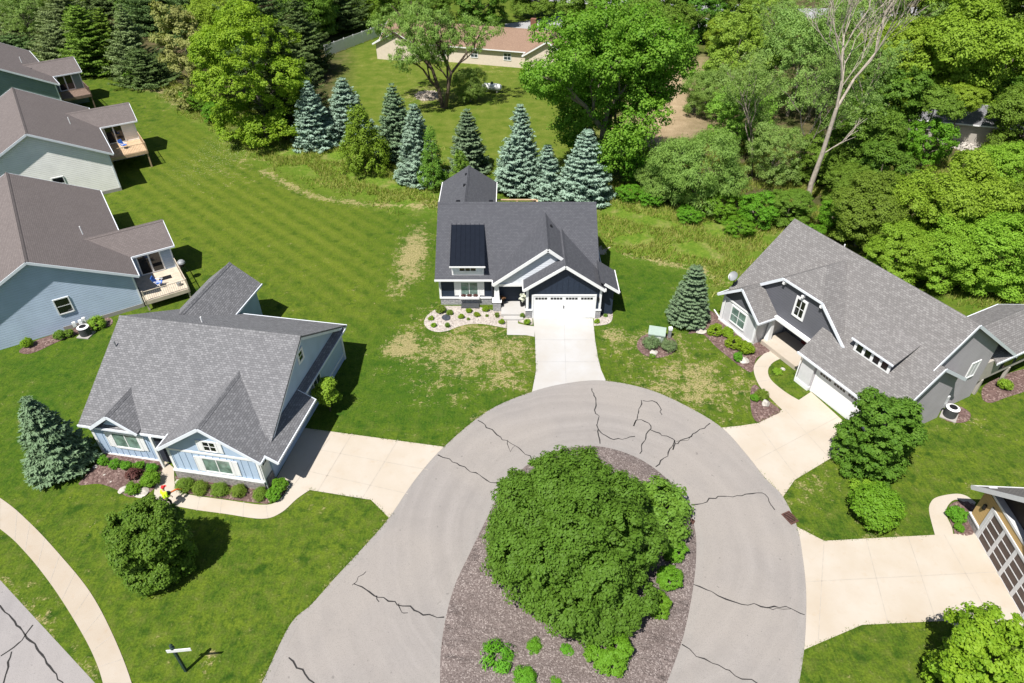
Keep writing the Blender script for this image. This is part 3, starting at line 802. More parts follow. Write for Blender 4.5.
# saw-cut joints
jn = MB()
def dj(a, b, w=.035, z=.030, m=None): ribbon(m or jm, [at(*a), at(*b)], w, z)
for q in [((314, 449), (428, 470)), ((302, 470), (408, 494)), ((352, 434), (318, 491)), ((398, 440), (362, 499)), ((330, 438), (291, 489)),
          ((838, 417), (755, 461)), ((785, 410), (828, 457)), ((757, 424), (796, 477)),
          ((866, 539), (888, 624)), ((908, 537), (936, 621)), ((824, 541), (818, 643)), ((806, 582), (1000, 572)), ((944, 535), (990, 618)),
          ((180, 492), (176, 507)), ((200, 497), (197, 511)), ((222, 500), (220, 514)), ((244, 502), (243, 517)), ((266, 505), (268, 518)), ((770, 380), (757, 382)), ((775, 351), (780, 357)), ((771, 366), (755, 367))]: dj(*q)
for q in [((564, 318), (566, 382)), ((535, 340), (595, 340)), ((536, 362), (599, 362)), ((507, 323), (518, 323))]: dj(*q, m=jn, z=.031)
o = jm.build("pavement_joints", M['joint']); o["kind"] = "structure"
o = jn.build("pavement_joints", M['joint_n']); o["kind"] = "structure"
# tar-sealed cracks
cr = MB()
cracks = [[(477.5, 421), (491, 430), (503.5, 439.5), (518, 447), (526, 454), (535, 462.5)], [(507, 440), (509, 451), (515, 446)], [(438.6, 456), (453, 462), (468, 470), (487, 479.5), (505, 489)],
          [(591, 388), (596, 402), (595, 410), (598, 417), (597, 432), (600, 444)], [(598, 430), (602, 435), (609, 438.6), (622, 440), (635, 436.5)], [(642, 400.5), (639, 411.5), (635, 426), (636, 420)],
          [(642, 401), (652, 401), (659, 406), (662, 415)], [(636, 420), (644, 421), (651, 425.7), (644.5, 441), (639.7, 454)], [(651, 430), (667, 437), (676, 441), (671.6, 447), (665, 458.7), (655.7, 467)],
          [(676, 441), (672, 449), (673, 445), (685, 439.4), (696.5, 432), (710, 423.5)], [(676, 441), (687, 440), (692, 436)], [(692, 505.7), (715, 498), (742, 495.7), (762, 493.3), (768, 497), (774.7, 510)],
          [(694.7, 585.7), (712, 593), (727, 600), (742, 603), (767.7, 607.3), (780, 607), (791.4, 609), (804.7, 615)], [(768, 607), (778, 610), (791, 609)], [(682, 646), (697, 655), (712, 663), (742, 677.7), (760, 684), (780, 690)],
          [(352.7, 584), (370, 593), (389.3, 600), (409, 607.7), (429, 615.7), (444.3, 617.3)], [(352.7, 584), (358, 577), (366, 571.7)], [(376, 595), (379, 602)], [(398, 604), (402, 611), (408, 613)], [(287.7, 659), (302.7, 670), (314, 682), (322, 695)]]
rr = random.Random(5)
def jag(P, amp=.09):
    out_ = []
    for i in range(len(P) - 1):
        m_ = max(2, int((P[i + 1] - P[i]).length / .28))
        for k in range(m_):
            q = P[i].lerp(P[i + 1], k / m_); out_.append(q + Vector((rr.uniform(-amp, amp), rr.uniform(-amp, amp), 0)))
    return out_ + [P[-1]]
for c in cracks:
    P_ = jag(px(c)); base = .062 if len(c) > 3 else .036
    ribbon(cr, P_, [base * rr.uniform(.55, 1.5) for _ in P_], .022)
o = cr.build("crack_seal", M['tar']); o["kind"] = "structure"
cr = MB()
for c in [[(-20, 596), (0, 606.7), (16.7, 625), (36.7, 648), (61.7, 682.7), (75, 705)], [(0, 656.7), (13, 648), (23, 640), (33, 625)], [(2, 690), (7, 668), (11.7, 651.7)]]:
    P_ = jag(px(c), .05); ribbon(cr, P_, [.075 * rr.uniform(.6, 1.4) for _ in P_], .014)
o = cr.build("crack_seal", M['tar']); o["kind"] = "structure"

# ------------------------------------------------------------------ beds
def bed(name, pts, mat, z=.06, closed=True, mound=.0, seed=1):
    """Mulch or stone bed: a slightly raised, uneven sheet."""
    P_ = smooth_poly([tuple(p) for p in pts], 5) if closed else pts
    ring = [(p.x, p.y) for p in P_]
    x0, x1 = min(p[0] for p in ring), max(p[0] for p in ring); y0, y1 = min(p[1] for p in ring), max(p[1] for p in ring)
    st_ = max(.18, min(.4, (x1 - x0) / 25))
    bm = bmesh.new(); vs = [bm.verts.new((a, b, .01)) for a, b in ring]
    f = bm.faces.new(vs); f.normal_update(); bmesh.ops.triangulate(bm, faces=[f])
    for ax in (0, 1):
        lo, hi = (x0, x1) if ax == 0 else (y0, y1); q = lo + st_
        while q < hi:
            co = (q, 0, 0) if ax == 0 else (0, q, 0); no = (1, 0, 0) if ax == 0 else (0, 1, 0)
            bmesh.ops.bisect_plane(bm, geom=list(bm.verts) + list(bm.edges) + list(bm.faces), plane_co=co, plane_no=no)
            q += st_
    V_ = np.array([v.co[:2] for v in bm.verts]); D_ = np.maximum(0, poly_field(V_, [np.array(p) for p in ring]))
    r_ = np.random.default_rng(seed)
    for v, d_ in zip(bm.verts, D_): v.co.z = .018 + min(1, d_ / .3) * z + mound * min(1, d_ / 3.5) + (r_.uniform(-.02, .03) if d_ > .1 else 0)
    bmesh.ops.recalc_face_normals(bm, faces=bm.faces)
    me = bpy.data.meshes.new(name); bm.to_mesh(me); bm.free()
    for p in me.polygons:
        p.use_smooth = True
        if p.normal.z < 0: p.flip()
    o = link(name, me, None, mat); o["kind"] = "structure"; return o
bed("mulch_bed", isl + isl_end, M['mulch'], .07, False, .25)
bed("gravel_bed", C_([(441, 306), (433, 311), (427, 316), (424, 323), (428, 329), (436.4, 332), (447, 331), (458.7, 326.6), (469, 324.3), (481, 324), (492.7, 325.7), (506.5, 328.4)]) + px([(506.5, 312), (495, 311), (475, 306)]), M['pebble'], .05, False)
bed("gravel_bed", px([(518.5, 312), (527, 312), (532.5, 318), (532.5, 325), (526, 324), (519, 322)]), M['pebble'], .05, False)
bed("gravel_bed", C_([(594, 318), (600, 315), (611, 309), (612.5, 318), (608, 324), (594, 326)]), M['pebble'], .05, False)
bed("mulch_bed", C_([(103, 453), (96, 462), (86, 475), (79, 485), (99, 484), (117, 490), (128, 497), (143, 496), (154, 489), (160.5, 477), (164, 462)]) , M['mulch_d'], .05, False)
bed("mulch_bed", px([(175, 476), (220, 482), (268, 490), (291, 481), (283, 495.5), (267, 504.3), (225, 499), (190, 494), (178, 489)]), M['mulch_d'], .05, False)
bed("mulch_bed", C_([(702, 312), (711, 311), (721, 318), (740, 331), (757, 341), (772, 350), (757, 358), (752, 372), (741, 367), (728, 357), (716, 347), (702, 334), (688, 334)]), M['mulch_d'], .05, False)
bed("mulch_bed", px([(751, 389), (756, 385), (762, 392), (770, 402), (781, 411), (770, 418), (757, 422), (751, 410)]), M['mulch_d'], .04)
bed("mulch_bed", px([(637, 347), (640, 338), (652, 333), (668, 335), (677, 344), (673, 353), (658, 358), (644, 355)]), M['mulch_d'], .05)
bed("mulch_bed", px([(944, 419), (948, 409), (958, 406), (970, 413), (968, 421), (956, 423)]), M['mulch_d'], .04)
bed("mulch_bed", px([(982, 398), (985, 385), (1010, 373), (1030, 370), (1030, 388), (1005, 398), (990, 403)]), M['mulch_d'], .04)
bed("mulch_bed", px([(20, 350), (40, 339), (75, 328), (105, 318), (113, 321), (108, 327), (90, 330), (60, 341), (36, 352), (24, 354)]), M['mulch_d'], .04)
bed("mulch_bed", px([(975, 505), (962, 501), (951, 504), (948, 514), (953, 529), (957, 535), (975, 533)]), M['mulch_d'], .03)
# ================================================================== HOUSES
# ---- dark navy house at the head of the turning circle
oA = at(441, 304)
A = thing("navy_house", "dark navy house with charcoal roof and white garage door at the head of the cul-de-sac", "house", oA)
rf, fs, w = MB(), MB(), MB()
ZR, VR, ZE = 6.6, 5.6, 2.75
gable(rf, fs, -.3, 13.15, -.5, 11.7, ZE, ZR, um=VR, under=(True, True))
body(w, 0, 12.9, .0, 11.3, 0, (-.5, ZE, VR, ZR, 11.7, ZE))
# garage wing with front gable
gable(rf, fs, -2.35, 4.6, 6.88, 13.4, 2.98, 5.2, axis='v', um=10.14, ends=(True, False), fw=.24)
body(w, -2.0, 3.0, 7.19, 13.12, 0, (6.88, 2.98, 10.14, 5.2, 13.4, 2.98), axis='v')
# larger gable over the porch
gable(rf, fs, -1.2, 5.0, 4.43, 13.2, 2.75, 6.03, axis='v', um=8.8, ends=(True, False), eaves=(True, False), fw=.26)
# rear wing
rf.slab([(-1.0, 10.7, 3.2), (-1.0, 16.9, 3.2), (1.7, 16.9, 5.0), (1.7, 7.9, 5.0)], .13); rf.slab([(1.7, 7.9, 5.0), (1.7, 16.9, 5.0), (4.45, 16.9, 3.2), (4.45, 10.7, 3.2)], .13)
rf.slab([(1.53, 8.2, 4.91), (1.53, 16.9, 4.91), (1.7, 16.9, 5.035), (1.7, 8.2, 5.035)], .03); rf.slab([(1.7, 8.2, 5.035), (1.7, 16.9, 5.035), (1.87, 16.9, 4.91), (1.87, 8.2, 4.91)], .03)
for q in (-1.03, 4.48): fs.beam((q, 12.3, 3.13), (q, 16.93, 3.13), .07, .15)
fs.beam((-1.0, 16.86, 2.97), (1.7, 16.86, 4.77), .05, .22); fs.beam((1.7, 16.86, 4.77), (4.45, 16.86, 2.97), .05, .22)
body(w, 11.5, 16.5, -.7, 4.15, 0, (-1.0, 3.2, 1.7, 5.0, 4.45, 3.2), axis='v')
# side shed wing on the right
rf.slab([(12.95, -2.2, 3.72), (14.5, -2.2, 2.72), (14.5, 1.0, 2.72), (12.95, 1.0, 3.72)], .13)
fs.beam((14.53, -2.23, 2.65), (14.53, 1.03, 2.65), .07, .17); fs.beam((13.3, -2.22, 3.42), (14.55, -2.22, 2.62), .05, .22)
w.add([(13.0, -1.55, 0), (14.2, -1.55, 0), (14.2, .8, 0), (13.0, .8, 0), (13.0, -1.55, 3.55), (14.2, -1.55, 2.78), (14.2, .8, 2.78), (13.0, .8, 3.55)], [(0, 3, 2, 1), (4, 5, 6, 7), (0, 1, 5, 4), (1, 2, 6, 5), (2, 3, 7, 6), (3, 0, 4, 7)])
rf.build("roof", M['roof_a'], A); fs.build("fascia", M['white'], A)
battens(w, 'f', -2.0, 7.75, 12.65, 2.5, lambda u: 2.98 + (2.22 / 3.26) * (3.26 - abs(u - 10.14)) - .28, .41)
w.build("wall", M['navy_flat'], A)
# dormer with standing-seam roof
d = MB()
d.slab([(.98, -.5, 4.02), (3.82, -.5, 4.02), (3.68, 4.1, 5.56), (.9, 4.1, 5.56)], .07)
for i in range(8):
    u = 1.02 + 2.76 * i / 7; d.beam((u, -.5, 4.04), (.94 + 2.70 * i / 7, 4.0, 5.555), .03, .025)
dm = MB(); dm.add([(1.1, -.15, 2.8), (3.7, -.15, 2.8), (3.7, 3.7, 5.0), (1.1, 3.7, 5.0), (1.1, -.15, 4.02), (3.7, -.15, 4.02), (3.7, 3.7, 5.32), (1.1, 3.7, 5.32)], [(0, 3, 2, 1), (4, 5, 6, 7), (0, 1, 5, 4), (1, 2, 6, 5), (2, 3, 7, 6), (3, 0, 4, 7)])
dor = dm.build("dormer", M['white'], A); d.build("metal_roof", M['roof_s'], dor)
window(dor, 'f', -.15, 2.4, 3.4, 1.3, .36, 3, 1, M['white'], M['glass_k'], .08, .38, M['trim_b'])
fz = MB(); fz.beam((.95, -.53, 3.96), (3.85, -.53, 3.96), .05, .12); fz.build("dormer_fascia", M['white'], dor)
# gable face over the porch, porch opening and posts
gf = MB(); gf.add([(4.75, -.9, 2.62), (12.6, -.9, 2.62), (8.8, -.9, 5.72), (4.75, -.75, 2.62), (12.6, -.75, 2.62), (8.8, -.75, 5.72)], [(0, 1, 2), (5, 4, 3), (0, 3, 4, 1), (1, 4, 5, 2), (2, 5, 3, 0)])
gf.build("porch_gable", M['palegrey'], A)
lt = MB(); lt.box(4.5, 7.2, -1.0, -.62, 2.42, 2.64); lt.build("porch_beam", M['white'], A)
ps = MB(); ps.add([(4.5, -1.0, .95), (5.0, -1.0, .95), (5.0, -.55, .95), (4.5, -.55, .95), (4.56, -.94, 2.42), (4.9, -.94, 2.42), (4.9, -.62, 2.42), (4.56, -.62, 2.42)], [(0, 3, 2, 1), (4, 5, 6, 7), (0, 1, 5, 4), (1, 2, 6, 5), (2, 3, 7, 6), (3, 0, 4, 7)])
ps.build("porch_post", M['white'], A)
pb = MB(); pb.box(4.42, 5.08, -1.08, -.47, 0, .9); pb.box(.03, 4.42, -.09, .02, 0, .62); pb.box(7.10, 7.62, -2.09, -1.95, 0, .8); pb.box(12.78, 13.2, -2.09, -1.95, 0, .8); pb.each("stone_base", M['stone_a'], A)
cp = MB(); cp.box(4.36, 5.14, -1.14, -.41, .9, .97); cp.box(-.04, 4.4, -.14, .02, .62, .74); cp.box(7.06, 7.62, -2.14, -1.95, .8, .9); cp.box(12.78, 13.24, -2.14, -1.95, .8, .9); cp.each("stone_cap", M['white'], A)
ct = MB(); ct.box(-.05, .12, -.075, .1, .74, 2.62); ct.box(7.12, 7.32, -2.075, -1.9, .9, 3.0); ct.box(13.0, 13.18, -2.075, -1.9, .9, 3.0); ct.box(.12, 4.4, -.045, .02, 2.42, 2.62); ct.each("corner_board", M['white'], A)
st_ = MB(); st_.box(5.1, 7.1, -1.95, 2.6, 0, .34); st_.box(5.3, 6.9, -2.4, -1.95, 0, .18); st_.build("porch_floor", M['concrete_n'], A, .015)
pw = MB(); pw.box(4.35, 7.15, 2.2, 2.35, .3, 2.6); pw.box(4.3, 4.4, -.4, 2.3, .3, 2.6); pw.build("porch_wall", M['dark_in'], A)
fd = MB(); fd.box(5.55, 6.5, 2.12, 2.24, .36, 2.4); fo = fd.build("front_door", M['dark_in'], A)
fd = MB(); fd.box(5.62, 6.43, 2.08, 2.13, .5, 2.3); fd.build("pane", M['glass_k'], fo)
window(A, 'f', 0, 2.45, .98, 1.35, 1.2, 2, 1, M['white'], M['glass_g'], .09, .42, M['white'])
pl = MB(); pl.box(1.62, 3.28, -.36, -.05, .72, .92); pl.build("planter_box", M['white'], A)
cw = MB(); cw.box(1.75, 3.25, -.75, -.08, 0, .16); cw.build("window_well", M['darkgrey'], A)
garage_door(A, 'f', -2.0, 10.18, 4.9, 2.15, M['white'], M['white'], 4, 4, True, .15)
for u in (7.42, 12.92):
    lm = MB(); lm.box(u - .07, u + .07, -2.16, -2.0, 1.75, 2.1); lm.build("wall_lantern", M['black'], A)
hd = MB(); hd.box(10.15, 10.21, -2.06, -1.98, 1.0, 1.25); hd.build("door_handle", M['black'], A)
boxvent(A, 9.15, 3.05, 5.63); boxvent(A, 9.25, 1.75, 4.92)
boxvent(A, 1.55, 12.6, 4.82); boxvent(A, 1.6, 15.0, 4.82)
boxvent(A, 1.4, VR + .25, ZR - .12); boxvent(A, 4.2, VR + .25, ZR - .12)
dk = MB(); dk.box(4.3, 8.6, 11.9, 15.5, .85, 1.0)
for u in (4.45, 6.5, 8.5): dk.box(u - .06, u + .06, 15.3, 15.42, 0, 2.0)
for v in (12.2, 13.8): dk.box(8.44, 8.56, v - .06, v + .06, 0, 2.0)
dko = dk.build("deck", M['wood'], A)
rl = MB(); rl.box(4.3, 8.6, 15.28, 15.44, 2.0, 2.07); rl.box(8.42, 8.58, 11.9, 15.44, 2.0, 2.07); rl.box(4.3, 8.6, 15.33, 15.39, 1.2, 1.27)
for i in range(28): rl.box(4.4 + i * .15, 4.43 + i * .15, 15.34, 15.38, 1.2, 2.0)
rl.build("railing", M['wood'], dko)

# ---- light blue house, left
oB = at(266.5, 489.6)
B = thing("blue_house", "large light blue house with grey gabled roof and white-trimmed front gable, left of the cul-de-sac", "house", oB, R(-10))
rf, fs, w = MB(), MB(), MB()
gable(rf, fs, -12.15, .5, .65, 13.4, 2.85, 6.65, um=7.0, under=(True, True))
body(w, -11.75, .15, 1.0, 12.9, -.1, (.65, 2.85, 7.0, 6.65, 13.4, 2.85))
gable(rf, fs, -.42, 5.2, -6.1, .52, 2.95, 5.2, axis='v', um=-2.82, ends=(True, False))
body(w, 0, 4.5, -5.95 + .15, .0, .75, (-6.1, 2.95, -2.82, 5.2, .52, 2.95), axis='v')
gable(rf, fs, .42, 3.6, -11.15, -7.95, 3.0, 4.22, axis='v', um=-9.55, ends=(True, False), eaves=(False, False))
sg = MB(); sg.add([(-10.75, .86, 2.75), (-8.35, .86, 2.75), (-9.55, .86, 3.95), (-10.75, 1.2, 2.75), (-8.35, 1.2, 2.75), (-9.55, 1.2, 3.95)], [(0, 1, 2), (5, 4, 3), (0, 3, 4, 1), (1, 4, 5, 2), (2, 5, 3, 0)])
w.add(sg.v, sg.f)
# rear wing
gable(rf, fs, 9.5, 16.95, -12.35, -7.85, 3.25, 5.0, axis='v', um=-10.1, ends=(False, True), eaves=(False, True), under=(True, True))
body(w, 10, 16.5, -12.0, -8.2, -.1, (-12.35, 3.25, -10.1, 5.0, -7.85, 3.25), axis='v')
# pent roof along the garage side
rf.slab([(.17, .1, 3.3), (1.3, .1, 2.62), (1.3, 5.6, 2.62), (.17, 5.6, 3.3)], .12)
fs.beam((1.33, .06, 2.56), (1.33, 5.64, 2.56), .07, .16); fs.beam((.5, .07, 3.0), (1.33, .07, 2.5), .05, .2); fs.beam((.17, 5.62, 3.2), (1.33, 5.62, 2.52), .05, .2)
# narrow skirt roof carrying on along the gable wall
rf.slab([(.16, 5.6, 3.3), (.64, 5.6, 2.98), (.64, 12.8, 2.98), (.16, 12.8, 3.3)], .1); fs.beam((.67, 5.6, 2.92), (.67, 12.8, 2.92), .05, .14)
rf.build("roof", M['roof_b'], B); fs.build("fascia", M['trim_b'], B)
battens(w, 'f', 0, -5.6, -.2, .8, lambda u: min(2.5, 2.95 + .68 * (3.28 - abs(u + 2.82)) - .2), .42)
battens(w, 'f', 1.0, -11.6, -7.6, .1, 2.55, .42)
w.build("wall", M['blue'], B)
sb = MB(); sb.box(-5.86, .08, -.10, .3, -.1, .72); sb.box(-.05, .12, .3, .95, -.1, .72); sb.each("stone_base", M['stone_b'], B)
tr = MB(); tr.box(-5.9, .1, -.14, .1, .72, .82); tr.box(-5.85, -5.68, -.04, .1, .82, 2.9); tr.box(-.12, .04, -.04, .1, .82, 2.9); tr.box(-5.75, -.1, -.035, .05, 2.52, 2.68)
tr.box(-11.82, -7.5, .94, 1.1, -.1, .12); tr.box(-11.80, -11.62, .95, 1.1, .12, 2.7); tr.box(-7.75, -7.55, .95, 1.1, .12, 2.7); tr.box(-10.9, -8.2, .83, 1.0, 2.70, 2.82)
tr.box(.08, .22, 12.75, 12.95, -.1, 3.0); tr.box(.13, .19, 5.7, 12.8, .5, .62)
tr.each("trim_board", M['white'], B)
window(B, 'f', .0, -2.75, 1.08, 1.75, 1.1, 2, 1, M['white'], M['glass_g'], .12, .36, M['white'])
window(B, 'f', .0, -2.8, 2.95, .75, .72, 2, 2, M['white'], M['glass_k'], .08, .3, M['white'])
window(B, 'f', 1.0, -9.55, .95, 1.7, 1.15, 2, 1, M['white'], M['glass_g'], .14, .3, M['white'])
window(B, 'r', .15, 6.95, 4.75, .5, .62, 1, 2, M['white'], M['glass_k'], .16)
window(B, 'r', .15, 8.2, .9, 1.0, 1.3, 2, 1, M['white'], M['glass'], .12)
pr = MB(); pr.box(-7.3, -7.15, .5, .65, 0, 2.75); pr.build("porch_post", M['white'], B)
fd = MB(); fd.box(-7.0, -6.1, 2.86, 3.0, .1, 2.2); 
po = MB(); po.box(-7.5, -5.86, .98, 1.02, .05, 2.6); po.build("recess_shade_panel", M['dark_in'], B)  # flat panel on the wall; shade of a recess painted as dark colour
garage_door(B, 'r', .02, 2.55, 4.7, 2.1, M['white'], M['white'], 4, 4, True, .14)
for (u, v) in ((.12, .02),):
    dp = MB(); dp.tube([(u, v, 2.7), (u, v, .1)], .045, 6); dp.build("downspout", M['white'], B)
vent(B, -7.0, 8.0, 6.05); vent(B, -11.6, 5.2, 5.55, M['grey'])

# ---- grey house, right
oC = Vector((19.454, 42.623, 0))
H = thing("grey_house", "long grey house with grey-brown roof and low row-windowed dormer, right of the cul-de-sac", "house", oC, R(-63.2))
rf, fs, w = MB(), MB(), MB()
SL = (7.92 - 2.6) / 5.82; zf = lambda v: 2.6 + SL * (v + 1.42)
rf.slab([(u, v, zf(v)) for u, v in ((-3.3, -.9), (-1.28, -.9), (-1.28, .45), (4.75, .45), (4.75, -1.42), (12.15, -1.42), (12.15, 4.4), (-3.3, 4.4))], .13)
rf.slab([(-3.3, 4.4, 7.92), (12.15, 4.4, 7.92), (12.15, 11.7, 2.8), (-3.3, 11.7, 2.8)], .13)
rf.slab([(-3.3, 4.23, 7.79), (12.15, 4.23, 7.79), (12.15, 4.4, 7.955), (-3.3, 4.4, 7.955)], .03); rf.slab([(-3.3, 4.4, 7.955), (12.15, 4.4, 7.955), (12.15, 4.57, 7.825), (-3.3, 4.57, 7.825)], .03)
fs.beam((12.168, 1.6, zf(1.6) - .1), (12.168, 4.4, 7.82), .05, .2); fs.beam((12.168, 4.4, 7.82), (12.168, 11.7, 2.7), .05, .2); fs.beam((-3.3, 11.73, 2.73), (12.18, 11.73, 2.73), .07, .15)
body(w, -3.0, 11.9, 2.2, 8.7, -.1, (-1.42, 2.6, 4.4, 7.92, 11.7, 2.8))
body(w, 4.95, 11.88, -1.0, 2.3, -.1, (-1.42, 2.6, 4.4, 7.92, 11.7, 2.8))
# entry bump
gable(rf, fs, -1.62, 2.6, -3.62, .96, 2.62, 4.4, axis='v', um=-1.33, ends=(True, False))
bb = MB(); body(bb, -1.1, 2.0, -3.32, .40, 0, (-3.62, 2.62, -1.33, 4.4, .96, 2.62), axis='v')
bump = bb.build("entry_bay", M['lightc'], H)
sh = MB(); sh.add([(-3.2, -1.13, 2.45), (.5, -1.13, 2.45), (.5, -1.13, 2.62), (-1.33, -1.13, 4.1), (-3.2, -1.13, 2.62), (-3.2, -1.05, 2.45), (.5, -1.05, 2.45), (.5, -1.05, 2.62), (-1.33, -1.05, 4.1), (-3.2, -1.05, 2.62)],
                  [(0, 1, 2, 3, 4), (9, 8, 7, 6, 5), (0, 5, 6, 1), (1, 6, 7, 2), (2, 7, 8, 3), (3, 8, 9, 4), (4, 9, 5, 0)])
sh.build("bay_gable", M['darkc'], bump)
window(bump, 'f', -1.1, -1.5, .75, 1.5, 1.3, 2, 2, M['white'], M['glass_g'], .12)
tb = MB(); tb.box(-3.4, .48, -1.22, -1.0, 0, .22); tb.box(-3.38, -3.2, -1.16, -1.0, .22, 2.6); tb.box(.3, .46, -1.16, -1.0, .22, 2.5); tb.box(-3.38, .46, -1.17, -1.0, 2.34, 2.48); tb.each("bay_trim", M['white'], bump)
# clipped front gable: two slopes and a hipped front
AP, ZT = 2.45, 7.5
gl_, gr_ = [(-1.3, .1, 4.35), (.62, .1, 5.95), (AP, 1.9, ZT), (AP, 4.6, ZT), (-1.3, 4.6, 4.35)], [(4.3, .1, 5.86), (6.9, .1, 4.0), (6.9, 4.6, 4.0), (AP, 4.6, ZT), (AP, 1.9, ZT)]
sl_l = (ZT - 4.35) / (AP + 1.3); sl_r = (ZT - 4.0) / (6.9 - AP)
fixl = lambda p: (p[0], p[1], 4.35 + (p[0] + 1.3) * sl_l); fixr = lambda p: (p[0], p[1], 4.0 + (6.9 - p[0]) * sl_r)
rf.slab([fixl(p) for p in gl_], .12); rf.slab([fixr(p) for p in gr_], .12)
rf.slab([(.62, .1, fixl((.62, .1))[2]), (4.3, .1, fixr((4.3, .1))[2]), (AP, 1.9, ZT)], .12)
zl, zr_ = fixl((.62, .1))[2], fixr((4.3, .1))[2]
fs.beam((-1.3, .07, 4.27), (.62, .07, zl - .08), .06, .22); fs.beam((.62, .07, zl - .06), (4.3, .07, zr_ - .06), .06, .16); fs.beam((4.3, .07, zr_ - .08), (6.9, .07, 3.92), .06, .22)
gw = MB(); prof = [(-1.25, 2.55), (5.0, 2.55), (5.0, 4.2), (6.3, 4.25), (4.25, zr_ - .16), (.65, zl - .16), (-1.2, 4.25)]; n_ = len(prof)
gw.add([(u, .32, z) for u, z in prof] + [(u, .5, z) for u, z in prof], [tuple(range(n_)), tuple(range(2 * n_ - 1, n_ - 1, -1))] + [(i, (i + 1) % n_, (i + 1) % n_ + n_, i + n_) for i in range(n_)])
gwo = gw.build("front_gable", M['darkc'], H)
window(gwo, 'f', .32, 2.55, 3.72, .75, 1.35, 2, 2, M['white'], M['glass_k'], .16)
bk = MB()
for u, z in ((.75, zl - .25), (2.6, 5.62), (4.25, zr_ - .25)): bk.box(u - .09, u + .09, .05, .33, z - .2, z)
bk.each("bracket", M['white'], gwo)
# shed dormer with four windows
sd_ = MB(); sd_.add([(7.55, .28, 4.05), (10.25, .28, 4.05), (10.25, 2.4, 5.8), (7.55, 2.4, 5.8), (7.55, .28, 5.04), (10.25, .28, 5.04), (10.25, 2.4, 5.86), (7.55, 2.4, 5.86)], [(0, 3, 2, 1), (4, 5, 6, 7), (0, 1, 5, 4), (1, 2, 6, 5), (2, 3, 7, 6), (3, 0, 4, 7)])
sdo = sd_.build("shed_dormer", M['darkc'], H)
rf.slab([(7.2, .12, 5.06), (10.5, .12, 5.06), (10.5, 2.75, 6.2), (7.2, 2.75, 6.2)], .11)
fs.beam((7.2, .09, 4.99), (10.5, .09, 4.99), .05, .13)
fr = Wall('f', .28, 8.9, 4.12); fr.bx(-1.42, 1.42, .0, .82, -.02, .03); fr.build("window_trim", M['white'], sdo)
for i in range(4):
    gq = Wall('f', .28, 7.9 + i * .667, 4.12); gq.bx(-.22, .22, .14, .66, -.02, .045); gq.build("pane", M['glass_k'], sdo)
# garage front and its side gable
rf.slab([(11.9, -1.42, 2.598), (12.6, -1.42, 2.598), (12.6, 1.95, 5.66), (11.9, 1.95, 5.66)], .13)
rf.slab([(11.9, 1.95, 5.66), (12.6, 1.95, 5.66), (12.6, 5.1, 3.6), (11.9, 5.1, 3.6)], .13)
fs.beam((12.62, -1.42, 2.52), (12.62, 1.95, 5.57), .05, .22); fs.beam((12.62, 1.95, 5.57), (12.62, 5.1, 3.52), .05, .22)
body(w, 11.5, 12.3, -1.05, 4.7, -.1, (-1.42, 2.6, 1.95, 5.66, 5.1, 3.6))
fs.beam((4.7, -1.45, 2.53), (12.63, -1.45, 2.53), .07, .16)
gc = MB(); gc.box(5.1, 6.2, -1.16, -.9, .0, 2.4); gc.box(5.12, 5.3, -.95, .5, 0, 2.5); gc.build("garage_return", M['lightc'], H)
gb = MB(); gb.box(5.0, 6.25, -1.24, -.95, 0, .3); gb.build("base_trim", M['white'], H)
garage_door(H, 'f', -1.0, 8.95, 4.9, 2.1, M['white'], M['white'], 4, 4, True, .16)
# porch
pf = MB(); pf.box(.55, 4.6, -.35, 2.2, 0, .38); pf.build("porch_floor", M['concrete'], H, .02)
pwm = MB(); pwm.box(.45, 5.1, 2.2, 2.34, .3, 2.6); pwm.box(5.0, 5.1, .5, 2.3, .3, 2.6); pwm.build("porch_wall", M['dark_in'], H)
fd = MB(); fd.box(2.2, 3.2, 2.12, 2.24, .4, 2.4); fd.build("front_door", plain("dark_red_door", (.12, .02, .018)), H)
window(H, 'f', 2.2, 3.95, 1.0, .6, 1.2, 1, 2, M['white'], M['glass'], .09)
pp = MB(); pp.add([(.5, -.05, .38), (.9, -.05, .38), (.9, .35, .38), (.5, .35, .38), (.58, .03, 2.5), (.82, .03, 2.5), (.82, .27, 2.5), (.58, .27, 2.5)], [(0, 3, 2, 1), (4, 5, 6, 7), (0, 1, 5, 4), (1, 2, 6, 5), (2, 3, 7, 6), (3, 0, 4, 7)])
pp.build("porch_post", M['white'], H)
pbm = MB(); pbm.box(.42, 5.15, .0, .3, 2.5, 2.72); pbm.build("porch_beam", M['white'], H)
# rear wing on posts with its own gable
gable(rf, fs, 9.4, 16.2, 7.65, 12.15, 2.95, 4.35, axis='v', um=9.95, ends=(False, True))
rw = MB(); rw.box(7.95, 11.9, 8.68, 15.8, 1.35, 3.05); rwo = rw.build("sunroom", M['beige'], H)
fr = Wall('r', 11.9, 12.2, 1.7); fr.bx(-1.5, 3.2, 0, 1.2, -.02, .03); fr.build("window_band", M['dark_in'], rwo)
for v in (11.5, 13.0, 14.5):
    gq = Wall('r', 11.9, v, 1.8); gq.bx(-.55, .55, 0, 1.0, .0, .05); gq.build("pane", M['glass_k'], rwo)
for v in (9.2, 12.2, 15.4):
    q = MB(); q.box(11.75, 11.95, v - .1, v + .1, 0, 1.35); q.build("support_post", M['beige'], rwo)
rf.build("roof", M['roof_c'], H); fs.build("fascia", M['trim_b'], H); w.build("wall", M['greyc'], H)
window(H, 'r', 11.9, 7.0, 2.55, .75, 1.2, 2, 1, M['white'], M['lightc'], .1)
ub = MB(); ub.box(11.9, 12.12, 4.85, 5.5, .5, 1.5); ub.build("meter_box", M['lightc'], H)
